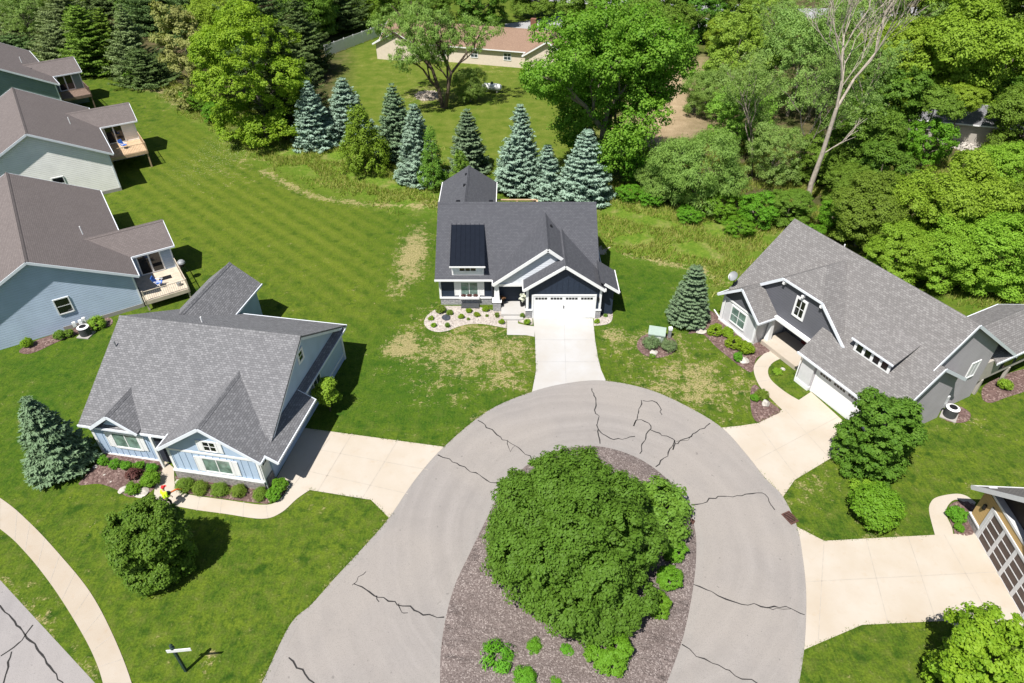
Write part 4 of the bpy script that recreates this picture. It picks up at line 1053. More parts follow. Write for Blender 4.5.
for (u, v) in ((-3.1, -1.2), (5.0, -1.2)):
    dp = MB(); dp.tube([(u, v, 2.5), (u, v, .1)], .045, 6); dp.build("downspout", M['white'], H)
de = MB(); de.tube([(-3.5, -1.0, .12), (-4.6, -.6, .06)], .06, 6); de.build("downspout_extension", M['white'], H)
vent(H, 1.0, 5.2, 7.2)

# ---- tan house, lower right (mostly out of frame)
oD = at(975, 533)
D = thing("tan_house", "golden tan and dark brown house with a panelled brown garage door, at the right edge", "house", oD, R(-93.3))
rf, fs, w = MB(), MB(), MB()
gable(rf, fs, -.62, 8.0, -1.25, 6.75, 2.6, 6.1, axis='v', um=2.75, ends=(True, True), fw=.26)
body(w, .35, 7.6, -.9, 6.4, 0, (-1.25, 2.6, 2.75, 6.1, 6.75, 2.6), axis='v')
rf.build("roof", M['roof_d'], D); fs.build("fascia", M['lightc'], D)
w.build("wall", M['brown'], D)
t1 = MB(); t1.box(-.95, .26, .0, .4, .55, 2.75); t1.box(.26, 5.25, .0, .4, 2.38, 2.85); t1.box(5.25, 6.45, .0, .4, .55, 2.75); t1.box(-.95, -.7, .4, 7.6, .5, 2.5); t1.each("tan_wall", M['tan'], D)
sb = MB(); sb.box(-1.0, .1, -.06, .4, 0, .5); sb.box(5.4, 6.5, -.06, .4, 0, .5); sb.each("stone_base", M['stone_b'], D)
tr = MB(); tr.box(-1.05, .12, -.1, .4, .5, .6); tr.box(-.9, 6.4, -.04, .4, 2.85, 3.0); tr.each("trim_board", M['lightc'], D)
gd = MB(); gd.box(.28, 5.22, -.01, .2, .02, 2.2); gdo = gd.build("garage_door", M['doorbrown'], D)
st2 = MB()
for i in range(5): x = .28 + 4.94 * i / 4; st2.box(max(.26, x - .11), min(5.24, x + .11), -.045, .05, .02, 2.22)
for j in range(5): st2.box(.3, 5.2, -.035, .05, .02 + 2.18 * j / 4 - .03, .02 + 2.18 * j / 4 + .03)
st2.build("door_rail", M['lightc'], gdo)
tq = MB(); tq.box(.05, .255, -.06, .3, 0, 2.4); tq.box(5.245, 5.45, -.06, .3, 0, 2.4); tq.box(.05, 5.45, -.065, .3, 2.24, 2.4); tq.each("door_trim", M['lightc'], gdo)
lm = MB(); lm.box(-.45, -.3, -.14, .0, 1.7, 2.05); lm.build("wall_lantern", M['black'], D)

# ---- row of three brown-roofed houses along the left edge
def row_house(o, rz, wallm, label, zt, hw=6.6, ze=3.1, rise=3.55, L=18.5, wv=3.4, ww=4.6, wl=3.95, deckz=1.0, dkm=None, dv0=-1.1, wdrop=.0, um_off=0.):
    T = thing("row_house", label, "house", o, rz, "brown-roofed houses along the left edge")
    rf, fs, w = MB(), MB(), MB()
    e = ze
    gable(rf, fs, -.35, L, -2 * hw + .1, .45, e, e + rise, axis='v', um=-hw + .35, ends=(True, True), fw=.2)
    body(w, 0, L - .4, -2 * hw + .5, 0, -.1, (-2 * hw + .1, e, -hw + .35, e + rise, .45, e), axis='v')
    z1 = e - wdrop
    gable(rf, fs, -2.5, wl, wv - .3, wv + ww, z1, z1 + 1.42, ends=(False, True), fw=.18)
    body(w, -1.0, wl - .35, wv, wv + ww - .3, -.1, (wv - .3, z1, wv + ww / 2 - .15, z1 + 1.42, wv + ww, z1))
    rf.build("roof", M['roof_l'], T); fs.build("fascia", M['trim_b'], T); w.build("wall", wallm, T)
    fd_ = MB(); fd_.box(-6, .03, -.03, .2, -.1, .35); fd_.box(-.2, .03, .2, wv, -.1, .35); fd_.build("foundation", M['foundation'], T)
    cb = MB(); cb.box(-.1, .035, -.035, .1, .35, e + .05); cb.box(wl - .43, wl - .32, wv - .035, wv + .1, deckz, z1 + .1); cb.each("corner_board", M['trim_b'], T)
    window(T, 'f', 0, -5.3, 1.55, .95, 1.25, 1, 2, M['white'], M['glass_k'], .09)
    dw = Wall('f', wv, 1.75, deckz + .05); dw.bx(-.98, .98, 0, 2.0, -.02, .05); do = dw.build("sliding_door", M['white'], T)
    for s in (-.47, .47):
        q = Wall('f', wv, 1.75 + s, deckz + .05); q.bx(-.40, .40, .1, 1.9, -.01, .058); q.build("pane", M['glass_k'], do)
    dk = MB(); dk.box(.12, wl - .3, dv0, wv - .02, deckz - .14, deckz)
    for u in (.25, wl - .4):
        for v in (dv0 + .1,): dk.box(u - .07, u + .07, v - .07, v + .07, -.1, deckz - .14)
    dk.box(.1, wl - .28, dv0 - .05, dv0 - .005, deckz - .32, deckz + .02); dk.box(wl - .295, wl - .25, dv0, wv, deckz - .32, deckz + .02)
    dko = dk.build("deck", dkm or M['wood_pale'], T)
    rl = MB()
    for v, u0, u1 in ((dv0, .15, wl - .3),):
        rl.box(u0, u1, v - .03, v + .03, deckz + .88, deckz + .93)
        for i in range(int((u1 - u0) / .16)): rl.box(u0 + i * .16, u0 + .022 + i * .16, v - .011, v + .011, deckz, deckz + .88)
    rl.box(wl - .36, wl - .30, dv0, wv, deckz + .88, deckz + .93)
    for i in range(int((wv - dv0) / .16)): rl.box(wl - .341, wl - .319, dv0 + i * .16, dv0 + .022 + i * .16, deckz, deckz + .88)
    for u, v in ((.2, dv0), (wl - .33, dv0), (wl - .33, (dv0 + wv) / 2)): rl.box(u - .05, u + .05, v - .05, v + .05, deckz - .3, deckz + 1.0)
    rl.build("railing", dkm or M['wood_pale'], dko)
    vent(T, -2.2, 5.5, e + rise * .62)
    return T
oL = at(144.6, 306.5)
RZ = R(34)
L3 = row_house(oL, RZ, M['slate'], "slate blue sided house with brown roof, nearest of three at the left edge", 0, deckz=.95, dv0=-.9)
ca, sa = math.cos(RZ), math.sin(RZ)
oL2 = oL + Vector((2.55 * ca - 25.0 * sa, 2.55 * sa + 25.0 * ca, 0))
L2 = row_house(oL2, RZ, M['offwhite'], "off-white sided house with brown roof, middle of three at the left edge", 0, ze=4.2, rise=3.6, L=16.5, wv=8.9, ww=4.6, wl=4.45, deckz=2.0, dkm=M['wood'], dv0=4.6)
o1 = at(55, 84.3, 4.2)
L1 = row_house(Vector((o1.x, o1.y, 0)), R(39), M['teal'], "grey-green sided house with brown roof, farthest of three at the left edge", 0, ze=4.2, rise=3.6, L=20, wv=4.2, ww=4.8, wl=4.1, deckz=2.0, dkm=M['wood_dark'], dv0=.6)

# ---- far tan-roofed house behind the spruces
b0, b1 = at(382, 56), at(538, 65)
ang = math.atan2(at(525.8, 70.3).y - at(420.8, 61.4).y, at(525.8, 70.3).x - at(420.8, 61.4).x)
E_ = thing("ranch_house", "long low cream house with tan shingle roof, far off behind the tall trees", "house", at(420.8, 61.4), ang)
rf, fs, w = MB(), MB(), MB()
gable(rf, fs, -7.5, 22, .6, 9.6, 2.6, 4.9); body(w, -7.2, 21.6, 1.0, 9.2, 0, (.6, 2.6, 5.1, 4.9, 9.6, 2.6))
gable(rf, fs, -1.0, 5.5, -7.9, .3, 2.5, 4.6, axis='v', ends=(True, False)); body(w, -.6, 4, -7.5, -.1, 0, (-7.9, 2.5, -3.8, 4.6, .3, 2.5), axis='v')
gable(rf, fs, -1.2, 5.5, 17.6, 25.5, 2.5, 4.9, axis='v', ends=(True, False)); body(w, -.8, 4, 18.0, 25.1, 0, (17.6, 2.5, 21.5, 4.9, 25.5, 2.5), axis='v')
rf.build("roof", M['roof_t'], E_); fs.build("fascia", M['white'], E_); w.build("wall", M['cream'], E_)
for u in (3.5, 9.0, 14.6): window(E_, 'f', 1.0, u, 1.1, 1.1, .95, 2, 2, M['white'], M['glass'], .1)
ch = MB(); ch.box(17.0, 17.9, 6.2, 7.0, 3.5, 6.2); ch.build("chimney", plain("brick_red_chimney", (.22, .10, .07)), E_)
# ---- house half hidden in the woods at the right
q0 = at(925, 119, 2.8)
W_ = thing("wood_house", "low dark grey-roofed house almost hidden among the trees at upper right", "house", Vector((q0.x, q0.y, 0)), R(-17))
rf, fs, w = MB(), MB(), MB()
gable(rf, fs, -1, 15, -.4, 5.6, 2.8, 4.3); body(w, -.6, 14.6, .1, 5.2, 0, (-.4, 2.8, 2.6, 4.3, 5.6, 2.8))
rf.build("roof", M['roof_b'], W_); fs.build("gutter", M['white'], W_); w.build("wall", M['beige'], W_)
# ================================================================== PLANTS
def plant(name, label, cat, p, parts, rz=0., s=1., group=None):
    t = thing(name, label, cat, p, rz, group)
    t.scale = (s,) * 3 if not isinstance(s, tuple) else s
    for n_, me in parts: link(n_, me, t)
    return t

def with_mat(me, m): me.materials.clear(); me.materials.append(m); return me

# ---- the big tree on the island
ic = at(571, 535, 2.9)
isl_l = [((0, .2, 3.0), (3.5, 3.8, 2.2)), ((0, .2, 2.7), (3.85, 4.2, 2.6)), ((0, .1, 3.6), (2.6, 2.8, 2.3))]
rr = random.Random(4)
for i in range(17):
    a = i * 2.4; q = math.sqrt((i + .5) / 17) * 3.9
    isl_l.append(((math.cos(a) * q * .99, math.sin(a) * q * 1.10, 2.3 + 3.5 * (1 - (q / 4.1) ** 2) + rr.uniform(-.3, .35)), (rr.uniform(1.05, 1.45),) * 2 + (rr.uniform(.9, 1.2),)))
for i in range(13):
    a = i * 2 * math.pi / 13 + rr.uniform(-.15, .15); q = rr.uniform(3.2, 3.7)
    isl_l.append(((math.cos(a) * q, math.sin(a) * q, rr.uniform(1.15, 1.6)), (rr.uniform(.8, 1.1),) * 2 + (rr.uniform(.8, 1.0),)))
for a, q, z in ((-.75, 3.9, 1.4), (-1.0, 4.0, 1.3), (-1.3, 4.0, 1.3)): isl_l.append(((math.cos(a) * q, math.sin(a) * q, z), (1.2, 1.2, 1.1)))
me = crown_mesh("crown", isl_l, M['lf_island'], 11, 210000, .082, .36, 62, .62, fill=.18, low=-.3, flat=.85)
tm = MB()
for i in range(6):
    a = i * 1.05; tm.tube([(math.cos(a) * .15, math.sin(a) * .15, -.1), (math.cos(a) * .9, math.sin(a) * .9, 1.3), (math.cos(a) * 2.2, math.sin(a) * 2.2, 2.8)], [.14, .1, .04], 6)
plant("spreading_tree", "broad dense dark green tree filling the centre of the cul-de-sac island", "tree", (ic.x, ic.y, .2), [("crown", me), ("trunk", with_mat(tm.mesh("trunk"), M['bark']))])

# ---- generic small shrubs
def shrub_me(mat, seed, w, h, n, leaf, k=7, clump=.16, per=26, asp=.6, flat=.8):
    r = random.Random(seed); lob = [((0, 0, h * .45), (w * .36, w * .36, h * .46))]
    for i in range(k):
        a = i * 2.4; q = w * .26
        lob.append(((math.cos(a) * q, math.sin(a) * q, h * r.uniform(.32, .62)), (w * r.uniform(.18, .25),) * 2 + (h * r.uniform(.26, .36),)))
    return crown_mesh("foliage", lob, mat, seed, n, leaf, clump, per, asp, fill=.1, low=-.6, flat=flat)
S = dict(
    box=shrub_me(M['lf_lime'], 21, 1.0, .85, 5200, .034, clump=.12), box_d=shrub_me(M['lf_mid'], 22, 1.0, .85, 4200, .038, clump=.13), gold=shrub_me(M['lf_gold'], 23, 1.0, .85, 5200, .034, clump=.11, k=4),
    loose=shrub_me(M['lf_bright'], 24, 1.0, .9, 2600, .055, clump=.2), red=shrub_me(M['lf_red'], 25, 1.0, .8, 1500, .06, clump=.2), sage=shrub_me(M['lf_sage'], 26, 1.0, .75, 3000, .05, clump=.17, asp=.3),
    fuzzy=shrub_me(M['lf_mid'], 27, 1.0, .85, 4200, .06, clump=.2, asp=.22, k=5), lily=shrub_me(M['lf_lime'], 28, 1.0, .7, 700, .11, clump=.25, asp=.2), big=shrub_me(M['lf_lime'], 29, 1.0, .95, 15000, .03, k=16, clump=.11),
    olive=shrub_me(M['lf_spirea'], 30, 1.0, .55, 9000, .026, k=12, clump=.09), limebig=shrub_me(M['lf_lime'], 31, 1.0, .8, 9000, .026, k=9, clump=.08))
def shrub(kind, x, y, wpx, label, name="shrub", cat="shrub", group=None, hs=1.):
    """Shrub whose visible middle is at photo (x, y) and which is wpx photo pixels wide."""
    p = at(x, y, .3); wd = wpx * depth(p) / FOC
    p = at(x, y, .38 * wd * hs)
    t = thing(name, label, cat, (p.x, p.y, .03), rnd.uniform(0, 6.28), group)
    t.scale = (wd, wd, wd * hs * rnd.uniform(.92, 1.08)); link("foliage", S[kind], t); return t

# island shrubs
shrub('olive', 661, 506, 72, "wide low yellow-green shrub behind the big island tree's right side", hs=1.1)
shrub('limebig', 674, 549, 28, "bright green rounded shrub at the island tree's right edge, just below the yellow-green shrub", hs=.95)
shrub('limebig', 670, 578, 28, "bright green rounded shrub at the island tree's right edge, middle of the three there", hs=.95)
shrub('limebig', 657, 604, 29, "bright green rounded shrub at the island tree's right edge, lowest of the three there", hs=.95)
shrub('limebig', 608, 648, 50, "large bright green mounded shrub below the island tree's right side", hs=.8)
shrub('lily', 498, 657, 31, "loose bright shrub alone on the mulch at the island's left", hs=.95)
shrub('box', 534, 647, 17, "small bright green round shrub in the mulch just below the island tree, left of two", hs=.8)
shrub('box', 567, 651, 15, "small bright green round shrub tucked under the island tree's lower edge", hs=.8)
shrub('box', 525, 678, 23, "bright green round shrub at the bottom edge of the photo on the island", hs=.8)
shrub('box', 556, 684, 14, "tiny bright shrub cut off by the bottom edge of the photo on the island", hs=.8)
# blue house bed
for i, (x, y) in enumerate([(103, 460), (114.5, 463), (126.3, 464.5), (139.5, 465), (152.5, 467)]):
    shrub('box', x, y + 1.3, 11, "clipped round shrub under the blue house's left window, " + ["first from the blue spruce", "second from the blue spruce", "middle of five", "second from the front walk", "nearest the front walk"][i], group="five clipped shrubs under the left window")
shrub('red', 134, 473.5, 15, "small burgundy-leaved shrub in the blue house's front bed", hs=.9)
shrub('box', 150.5, 479, 20, "larger round green shrub between the burgundy shrub and the front walk", hs=.9)
shrub('box', 133, 489.5, 15, "round green shrub between two flat pale stones in the blue house's bed", hs=.9)
for i, (x, y, s_) in enumerate([(184.5, 485, 17), (200, 488, 15), (219.5, 489.5, 16), (238.5, 491, 15), (260, 494, 14)]):
    shrub('fuzzy', x, y, s_, "tufted dark green shrub along the blue house's stone base, " + ["beside the front walk's bend", "second from the left", "middle of five", "fourth from the left", "beside the bright corner shrubs"][i], group="tufted shrubs along the stone base", hs=.85)
shrub('limebig', 280, 485.5, 17, "bright green corner shrub at the blue house, the one nearer the driveway", hs=.9)
shrub('limebig', 274, 494, 17, "bright green corner shrub at the blue house, the one nearer the front walk", hs=.9)
# gravel bed of the navy house
for x, y, s_, lb in [(440.5, 309.5, 11, "dark round shrub at the left corner of the navy house"), (450, 313, 7, "lime shrub just right of the dark corner shrub on the white gravel"), (431, 318.6, 6, "small lime shrub at the far left end of the white gravel bed"), (433.5, 325.5, 6, "small lime shrub at the lower left of the white gravel bed"), (447.3, 325.5, 5, "small lime shrub below the dark boulder on the white gravel"),
                     (461, 316.5, 7, "lime shrub below the window well, left of the pair, on white gravel"), (469, 310.8, 7, "lime shrub directly in front of the window well on white gravel"), (477, 314.6, 7, "lime shrub right of the window well on white gravel"), (485.5, 309.4, 7.5, "lime shrub closest to the stone base on the right of the white gravel bed"),
                     (468.5, 319.3, 3.5, "tiny dark shrub in the middle of the white gravel bed"), (487, 316, 3.5, "tiny dark shrub at the right of the white gravel bed"), (497, 315.5, 5, "narrow dark shrub below the porch post's stone base"), (501.5, 321.7, 7, "lime shrub beside the navy house's front walk"), (522.5, 316, 5, "small green shrub in the gravel between walk and garage"), (527, 322, 7, "lime shrub in the gravel at the garage's left corner"), (597, 321.5, 6, "small lime shrub in the gravel right of the white garage door"), (605.5, 315.8, 4.5, "small dark green shrub at the right gravel bed's edge")]:
    shrub('box_d' if 'dark' in lb or 'green' in lb else 'gold' if s_ > 4 else 'box', x, y, s_, lb, hs=.85 if s_ != 5 else 1.3)
# grey house bed
for x, y, s_, lb in [(715, 330.5, 15, "round golden-green shrub nearest the conifer in the grey house's bed"), (728.5, 333.5, 13, "round golden-green shrub second from the conifer in the grey house's bed"), (733.5, 343, 16, "round golden-green shrub third from the conifer in the grey house's bed"), (746, 348, 17, "round golden-green shrub nearest the entry in the grey house's bed")]:
    shrub('gold', x, y, s_, lb, group="golden shrubs in the grey house's bed", hs=.9)
shrub('box', 737.6, 357.5, 10, "small lime green shrub in front of the golden shrubs by the grey house")
shrub('box_d', 762, 395.5, 14, "green mounded shrub beside the pale rock at the grey house's walk", hs=.8)
shrub('box', 755, 398, 10, "small green shrub left of the rock at the grey house's walk", hs=.8)
shrub('box_d', 797.5, 373, 7, "small dark shrub at the porch corner inside the curved walk")
shrub('loose', 778, 372, 9, "low loose clump in the grass ring inside the grey house's curved walk", hs=.5)
shrub('sage', 651.5, 343, 17, "grey-green leafy clump left of the utility cabinet", hs=.9)
shrub('sage', 669, 345, 16, "grey-green leafy clump right of the utility cabinet", hs=.9)
shrub('lily', 652.5, 356, 6, "tiny lime plant in front of the utility bed's flat stone", hs=.5)
shrub('loose', 1005, 385, 12, "leafy clump under the grey house's raised sunroom")
shrub('big', 875, 508, 46, "large dense round shrub beside the tree in front of the grey house", hs=.95)
shrub('loose', 865, 487, 24, "low leafy shoot between the big round shrub and its tree", hs=.5)
shrub('limebig', 957.5, 514, 19, "bright round shrub in the curl of the tan house's walk", hs=.95)
shrub('box', 959, 528, 10, "small lime shrub below the bright round one at the tan house", hs=.8)
# slate house bed
for k_, x, y, s_, lb in [('gold', 27, 343, 12, "yellow-green shrub at the left end of the slate house's side bed"), ('box_d', 59.5, 335.5, 11, "dark green shrub left of the air conditioner in the slate house's bed, farther one"), ('box_d', 69, 333.5, 9, "dark green shrub left of the air conditioner in the slate house's bed, nearer one"), ('loose', 96.5, 323.5, 14, "loose lime-green shrub right of the slate house's air conditioner")]: shrub(k_, x, y, s_, lb)

# ---- trees made of shared crowns -------------------------------------------------
def tree_kind(name, cat, w, h, zc, crown, trunk): return dict(name=name, cat=cat, w=w, zc=zc, parts=[("crown", crown), ("trunk", trunk)])
def broad(name, mat, seed, w=8., h=7.5, zc=4.2, n=60000, leaf=.092, clump=.56, per=70, asp=.62, barkm='bark_g', skirt=5, **kw):
    c = crown_mesh("crown", round_lobes(seed, w, h, zc, skirt=skirt), M[mat], seed, n, leaf, clump, per, asp, **kw)
    return tree_kind(name, "tree", w, h, zc, c, with_mat(trunk_mesh(seed, zc + h * .3, .17, 7, w * .3, .45, zc + h * .2), M[barkm]))
K = dict(
    bright=broad("broadleaf_tree", 'lf_bright', 41), bright2=broad("broadleaf_tree", 'lf_bright', 42, 7, 8.5, 4.6), mid=broad("broadleaf_tree", 'lf_mid', 43), mid2=broad("broadleaf_tree", 'lf_mid', 44, 7.5, 8.5, 4.6),
    olive=broad("olive_tree", 'lf_olive', 45, 8, 7.5, 4.3, 26000, .085, .5, 36, .5, fill=.3), yellow=broad("yellow_green_tree", 'lf_yellow', 46, 7.5, 8, 4.4, 36000, .095, .5),
    willow=broad("feathery_tree", 'lf_willow', 47, 8.5, 6.5, 3.6, 42000, .14, .6, 44, .22, droop=.3), dark=broad("dark_tree", 'lf_maple', 48, 8, 9, 4.9, 36000, .12), bush=broad("bushy_tree", 'lf_lime', 49, 4.5, 3.6, 2.1, 15000, .075, .34, 40))
def crown_at(kind, x, y, wpx, label, group=None, hs=1., rz=None):
    k = K[kind]; s = 1.
    for _ in range(7):
        p = at(x, y, k['zc'] * s * hs); s = wpx * depth(p) / FOC / k['w']
    t = thing(k['name'], label, k['cat'], (p.x, p.y, 0), rnd.uniform(0, 6.28) if rz is None else rz, group); t.scale = (s, s, s * hs)
    for n_, me_ in k['parts']: link(n_, me_, t)
    return t
K['high'] = broad("broadleaf_tree", 'lf_mid', 58, 7, 5.0, 8.2, 30000, .115, .6, skirt=0)
K['high2'] = broad("broadleaf_tree", 'lf_bright', 59, 7, 5.0, 8.2, 30000, .115, .6, skirt=0)
# near lawn trees
K['lawn'] = broad("maple_tree", 'lf_maple', 51, 4.6, 4.4, 2.75, 30000, .085, .34, 40, .62, 'bark', irr=None) if False else None
def lawn_tree(seed, mat, w, h, zc, n, leaf):
    c = crown_mesh("crown", round_lobes(seed, w * .97, h, zc, 24, .12, skirt=9), M[mat], seed, int(n * 1.7), leaf * .85, .28, 50, .62, fill=.12, low=-.6)
    return [("crown", c), ("trunk", with_mat(trunk_mesh(seed, zc + 1, .1, 7, w * .3, .3, zc + h * .2), M['bark']))]
p = at(150, 543, 2.3); plant("maple_tree", "round dense dark green tree on the lawn in front of the blue house", "tree", (p.x, p.y, 0), lawn_tree(51, 'lf_maple', 3.95, 4.6, 2.5, 34000, .088), .4)
p = at(879, 434, 2.9); plant("maple_tree", "round mid-green tree beside the grey house's driveway", "tree", (p.x, p.y, 0), lawn_tree(52, 'lf_maple', 4.5, 5.4, 3.1, 34000, .095), 1.4)
p = at(994, 662, 3.0); plant("maple_tree", "yellow-tipped light green tree cut by the lower right corner of the photo", "tree", (p.x, p.y, 0), lawn_tree(53, 'lf_corner', 4.6, 4.8, 3.0, 26000, .095), 2.4)
p = at(327, 396, 1.4); plant("columnar_shrub", "tall narrow leafy shrub in the shade of the blue house's right wall", "shrub", (p.x, p.y, 0), [("foliage", crown_mesh("foliage", round_lobes(54, 1.7, 2.6, 1.45, 7), M['lf_bright'], 54, 4500, .085, .25, 24)), ("stem", with_mat(trunk_mesh(54, 2, .05, 4, .5, .3, 1.8), M['bark']))])

# conifers: each at a photo position of its tip and base
def conifer(mat, x, ybase, ytip, wpx, label, name="blue_spruce", cat="conifer", seed=0, **kw):
    p = at(x, ybase); d = depth(p); r = wpx * d / FOC / 2
    h = 1.
    lo, hi = .5, 30.
    for _ in range(40):
        h = (lo + hi) / 2
        dz = CAM_H - h; cy = p.y
        w_ = cy * math.cos(PITCH) + dz * math.sin(PITCH); u_ = cy * math.sin(PITCH) - dz * math.cos(PITCH)
        if 341.5 - FOC * u_ / w_ > ytip: lo = h
        else: hi = h
    if name in ("arborvitae", "cedar"):
        lob = []
        for i in range(30):
            f = i / 30; rr_ = r * (1 - f) ** .6 * (1 if f > .12 else .85); a = i * 2.4; q_ = max(.25 * r, rr_ * .42)
            lob.append(((math.cos(a) * (rr_ - q_ * .9), math.sin(a) * (rr_ - q_ * .9), h * (.08 + .88 * f)), (q_, q_, q_ * 1.35)))
        c = crown_mesh("crown", lob, M[mat], seed, 16000, .075 * max(1, r / 1.8), .3 * r / 2, 40, .35, fill=.1, low=-.5, flat=1.2)
        return plant(name, label, cat, p, [("crown", c), ("trunk", with_mat(MB().tube([(0, 0, -.1), (0, 0, h * .9)], [.12, .02], 6).mesh("trunk"), M['bark']))], 0)
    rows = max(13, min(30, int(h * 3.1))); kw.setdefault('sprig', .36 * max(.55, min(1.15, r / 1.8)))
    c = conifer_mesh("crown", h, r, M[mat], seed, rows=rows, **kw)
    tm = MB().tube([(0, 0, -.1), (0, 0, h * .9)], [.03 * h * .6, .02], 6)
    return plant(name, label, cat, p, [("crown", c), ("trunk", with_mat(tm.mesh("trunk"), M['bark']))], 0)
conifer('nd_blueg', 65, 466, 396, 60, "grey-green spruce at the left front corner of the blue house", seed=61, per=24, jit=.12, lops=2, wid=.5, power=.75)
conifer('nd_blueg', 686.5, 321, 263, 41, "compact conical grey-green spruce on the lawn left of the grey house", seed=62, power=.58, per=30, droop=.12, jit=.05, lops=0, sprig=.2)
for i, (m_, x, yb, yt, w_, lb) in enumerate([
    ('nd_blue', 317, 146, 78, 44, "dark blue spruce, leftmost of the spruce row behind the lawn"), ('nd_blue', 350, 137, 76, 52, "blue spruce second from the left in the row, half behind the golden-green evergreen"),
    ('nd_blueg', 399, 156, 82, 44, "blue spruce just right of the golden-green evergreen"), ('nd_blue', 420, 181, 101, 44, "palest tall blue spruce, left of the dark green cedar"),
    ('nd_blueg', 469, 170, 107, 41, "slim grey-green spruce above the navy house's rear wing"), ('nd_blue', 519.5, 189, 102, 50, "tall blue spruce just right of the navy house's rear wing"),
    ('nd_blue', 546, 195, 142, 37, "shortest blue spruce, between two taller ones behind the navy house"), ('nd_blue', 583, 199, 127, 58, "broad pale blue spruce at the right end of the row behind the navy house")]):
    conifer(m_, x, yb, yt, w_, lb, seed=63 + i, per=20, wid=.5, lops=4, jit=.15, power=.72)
conifer('nd_gold', 366.5, 172, 112, 56, "rounded golden-green evergreen in front of the blue spruces", "arborvitae", seed=75, power=.45, per=17, droop=.05, up=.4)
conifer('nd_green', 434.5, 189, 127, 33, "narrow dark green cedar next to the palest blue spruce", "cedar", seed=76, power=.55, droop=.05, up=.4)
conifer('nd_green', 462, 193, 152, 30, "short green cedar poking up behind the navy house's rear wing", "cedar", seed=77, power=.5, droop=.05, up=.4)
# evergreen screen, upper left
for i, (m_, x, yb, yt, w_, lb) in enumerate([
    ('nd_green', 98, 72, 4, 46, "bright green fir at upper left, left one of the tall pair"), ('nd_green', 119, 70, 6, 34, "slim bright green fir at upper left, right one of the tall pair"),
    ('nd_pine', 141, 74, 2, 46, "bluish green fir at the right of the upper-left evergreen screen"), ('nd_dark', 148, 84, 48, 46, "low dark juniper-like evergreen at the right foot of the screen"), ('nd_green', 140, 83, 62, 26, "short green evergreen at the right foot of the screen, in front"),
    ('nd_pine', 63, 55, 22, 44, "soft grey-green pine left of the bright firs"), ('nd_pine', 76, 44, -18, 52, "tall grey-green pine behind the bright firs"), ('nd_dark', 88, 72, 46, 30, "dark evergreen at the left foot of the fir pair"),
    ('nd_pine', 30, 28, -12, 56, "yellowish pine in the far upper-left corner"), ('nd_dark', 8, 24, -20, 60, "dark pine cut by the upper-left corner of the photo"), ('nd_dark', 14, 50, 34, 40, "low dark pine above the farthest row house's roof"),
    ('nd_dark', 50, 16, -40, 60, "dark tall pine at the top edge left of the grey-green pines"), ('nd_dark', 112, 12, -50, 60, "dark tall pine at the top edge above the bright firs"), ('nd_dark', 165, 30, -40, 64, "dark tall pine behind the tan flowering tree"),
    ('nd_dark', 205, 40, -40, 66, "dark tall pine at the top edge between tan tree and maple"), ('nd_dark', 297, 132, 22, 58, "tall dark spruce directly right of the bright maple"), ('nd_green', 288, 118, 40, 44, "green fir behind the bright maple's right edge"),
    ('nd_dark', 308, 76, -10, 52, "tall dark pine standing left of the white fence's left end"), ('nd_dark', 340, 30, -40, 50, "dark pine at the top edge behind the white fence"), ('nd_gold', 368, 14, -34, 60, "broad golden-tipped evergreen behind the white fence"),
    ('nd_dark', 268, 70, -40, 70, "dark pine at the top edge behind the bright maple")]):
    conifer(m_, x, yb, yt, w_ * 1.22, lb, "evergreen", seed=80 + i, per=14, droop=.12 + .05 * (i % 3), up=.3, wid=.5, jit=.3, power=.5 + .09 * (i * 7 % 5))

# deciduous trees, left and middle
K['tall'] = broad("maple_tree", 'lf_corner', 57, 8, 10.5, 5.2, 90000, .075, .45, skirt=7)
crown_at('tall', 253, 71, 108, "big bright green maple between the lawn and the spruce row", hs=1.0)
crown_at('bright', 222, 22, 60, "bright green tree behind the tan tree at the top edge")
crown_at('bush', 199, 101, 22, "small dark green bush at the foot of the tan tree, left"); crown_at('bush', 214, 112, 24, "small green bush at the foot of the bright maple"); crown_at('bush', 188, 94, 18, "small green bush at the lower left foot of the tan tree")
K['tan'] = broad("flowering_tree", 'lf_tan', 56, 5, 8, 4.3, 26000, .09, .42)
crown_at('tan', 187, 54, 58, "pale tan-green flowering tree left of the bright maple", hs=1.05)
crown_at('dark', 318, 4, 44, "dark broad tree at the top edge right of the bright maple"); crown_at('mid', 398, -4, 56, "tree at the top edge beyond the white fence's right end"); crown_at('mid2', 300, 2, 64, "mid green tree at the top edge behind the dark spruce")

crown_at('olive', 22, 12, 46, "light olive tree at the top-left corner among the pines"); crown_at('mid', 70, 8, 44, "light green tree at the top edge among the upper-left pines"); crown_at('olive', 132, 2, 44, "light olive tree at the top edge above the upper-left firs")
# limbs helper for trees whose branches show
def branching(mb, p, d, L, r, depth_, rg, spread=.55, n=6, keep=None, up=.12):
    p = Vector(p); d = Vector(d).normalized(); q = p + d * L * .5 + Vector((rg.uniform(-1, 1), rg.uniform(-1, 1), 0)) * L * .05
    e = q + (d + Vector((rg.uniform(-.2, .2), rg.uniform(-.2, .2), up))).normalized() * L * .5
    mb.tube([p, q, e], [r, r * .85, r * .66], max(4, n))
    if keep is not None: keep.append((e, depth_))
    if depth_ <= 0: return
    for i in range(3 if depth_ > 1 else 3):
        a = rg.uniform(0, 6.28); v = Vector((math.cos(a), math.sin(a), rg.uniform(-.15, .5)))
        branching(mb, e if i < 2 else q, d + v * spread, L * rg.uniform(.6, .82), max(.016, r * .62), depth_ - 1, rg, spread, n - 1, keep, up)

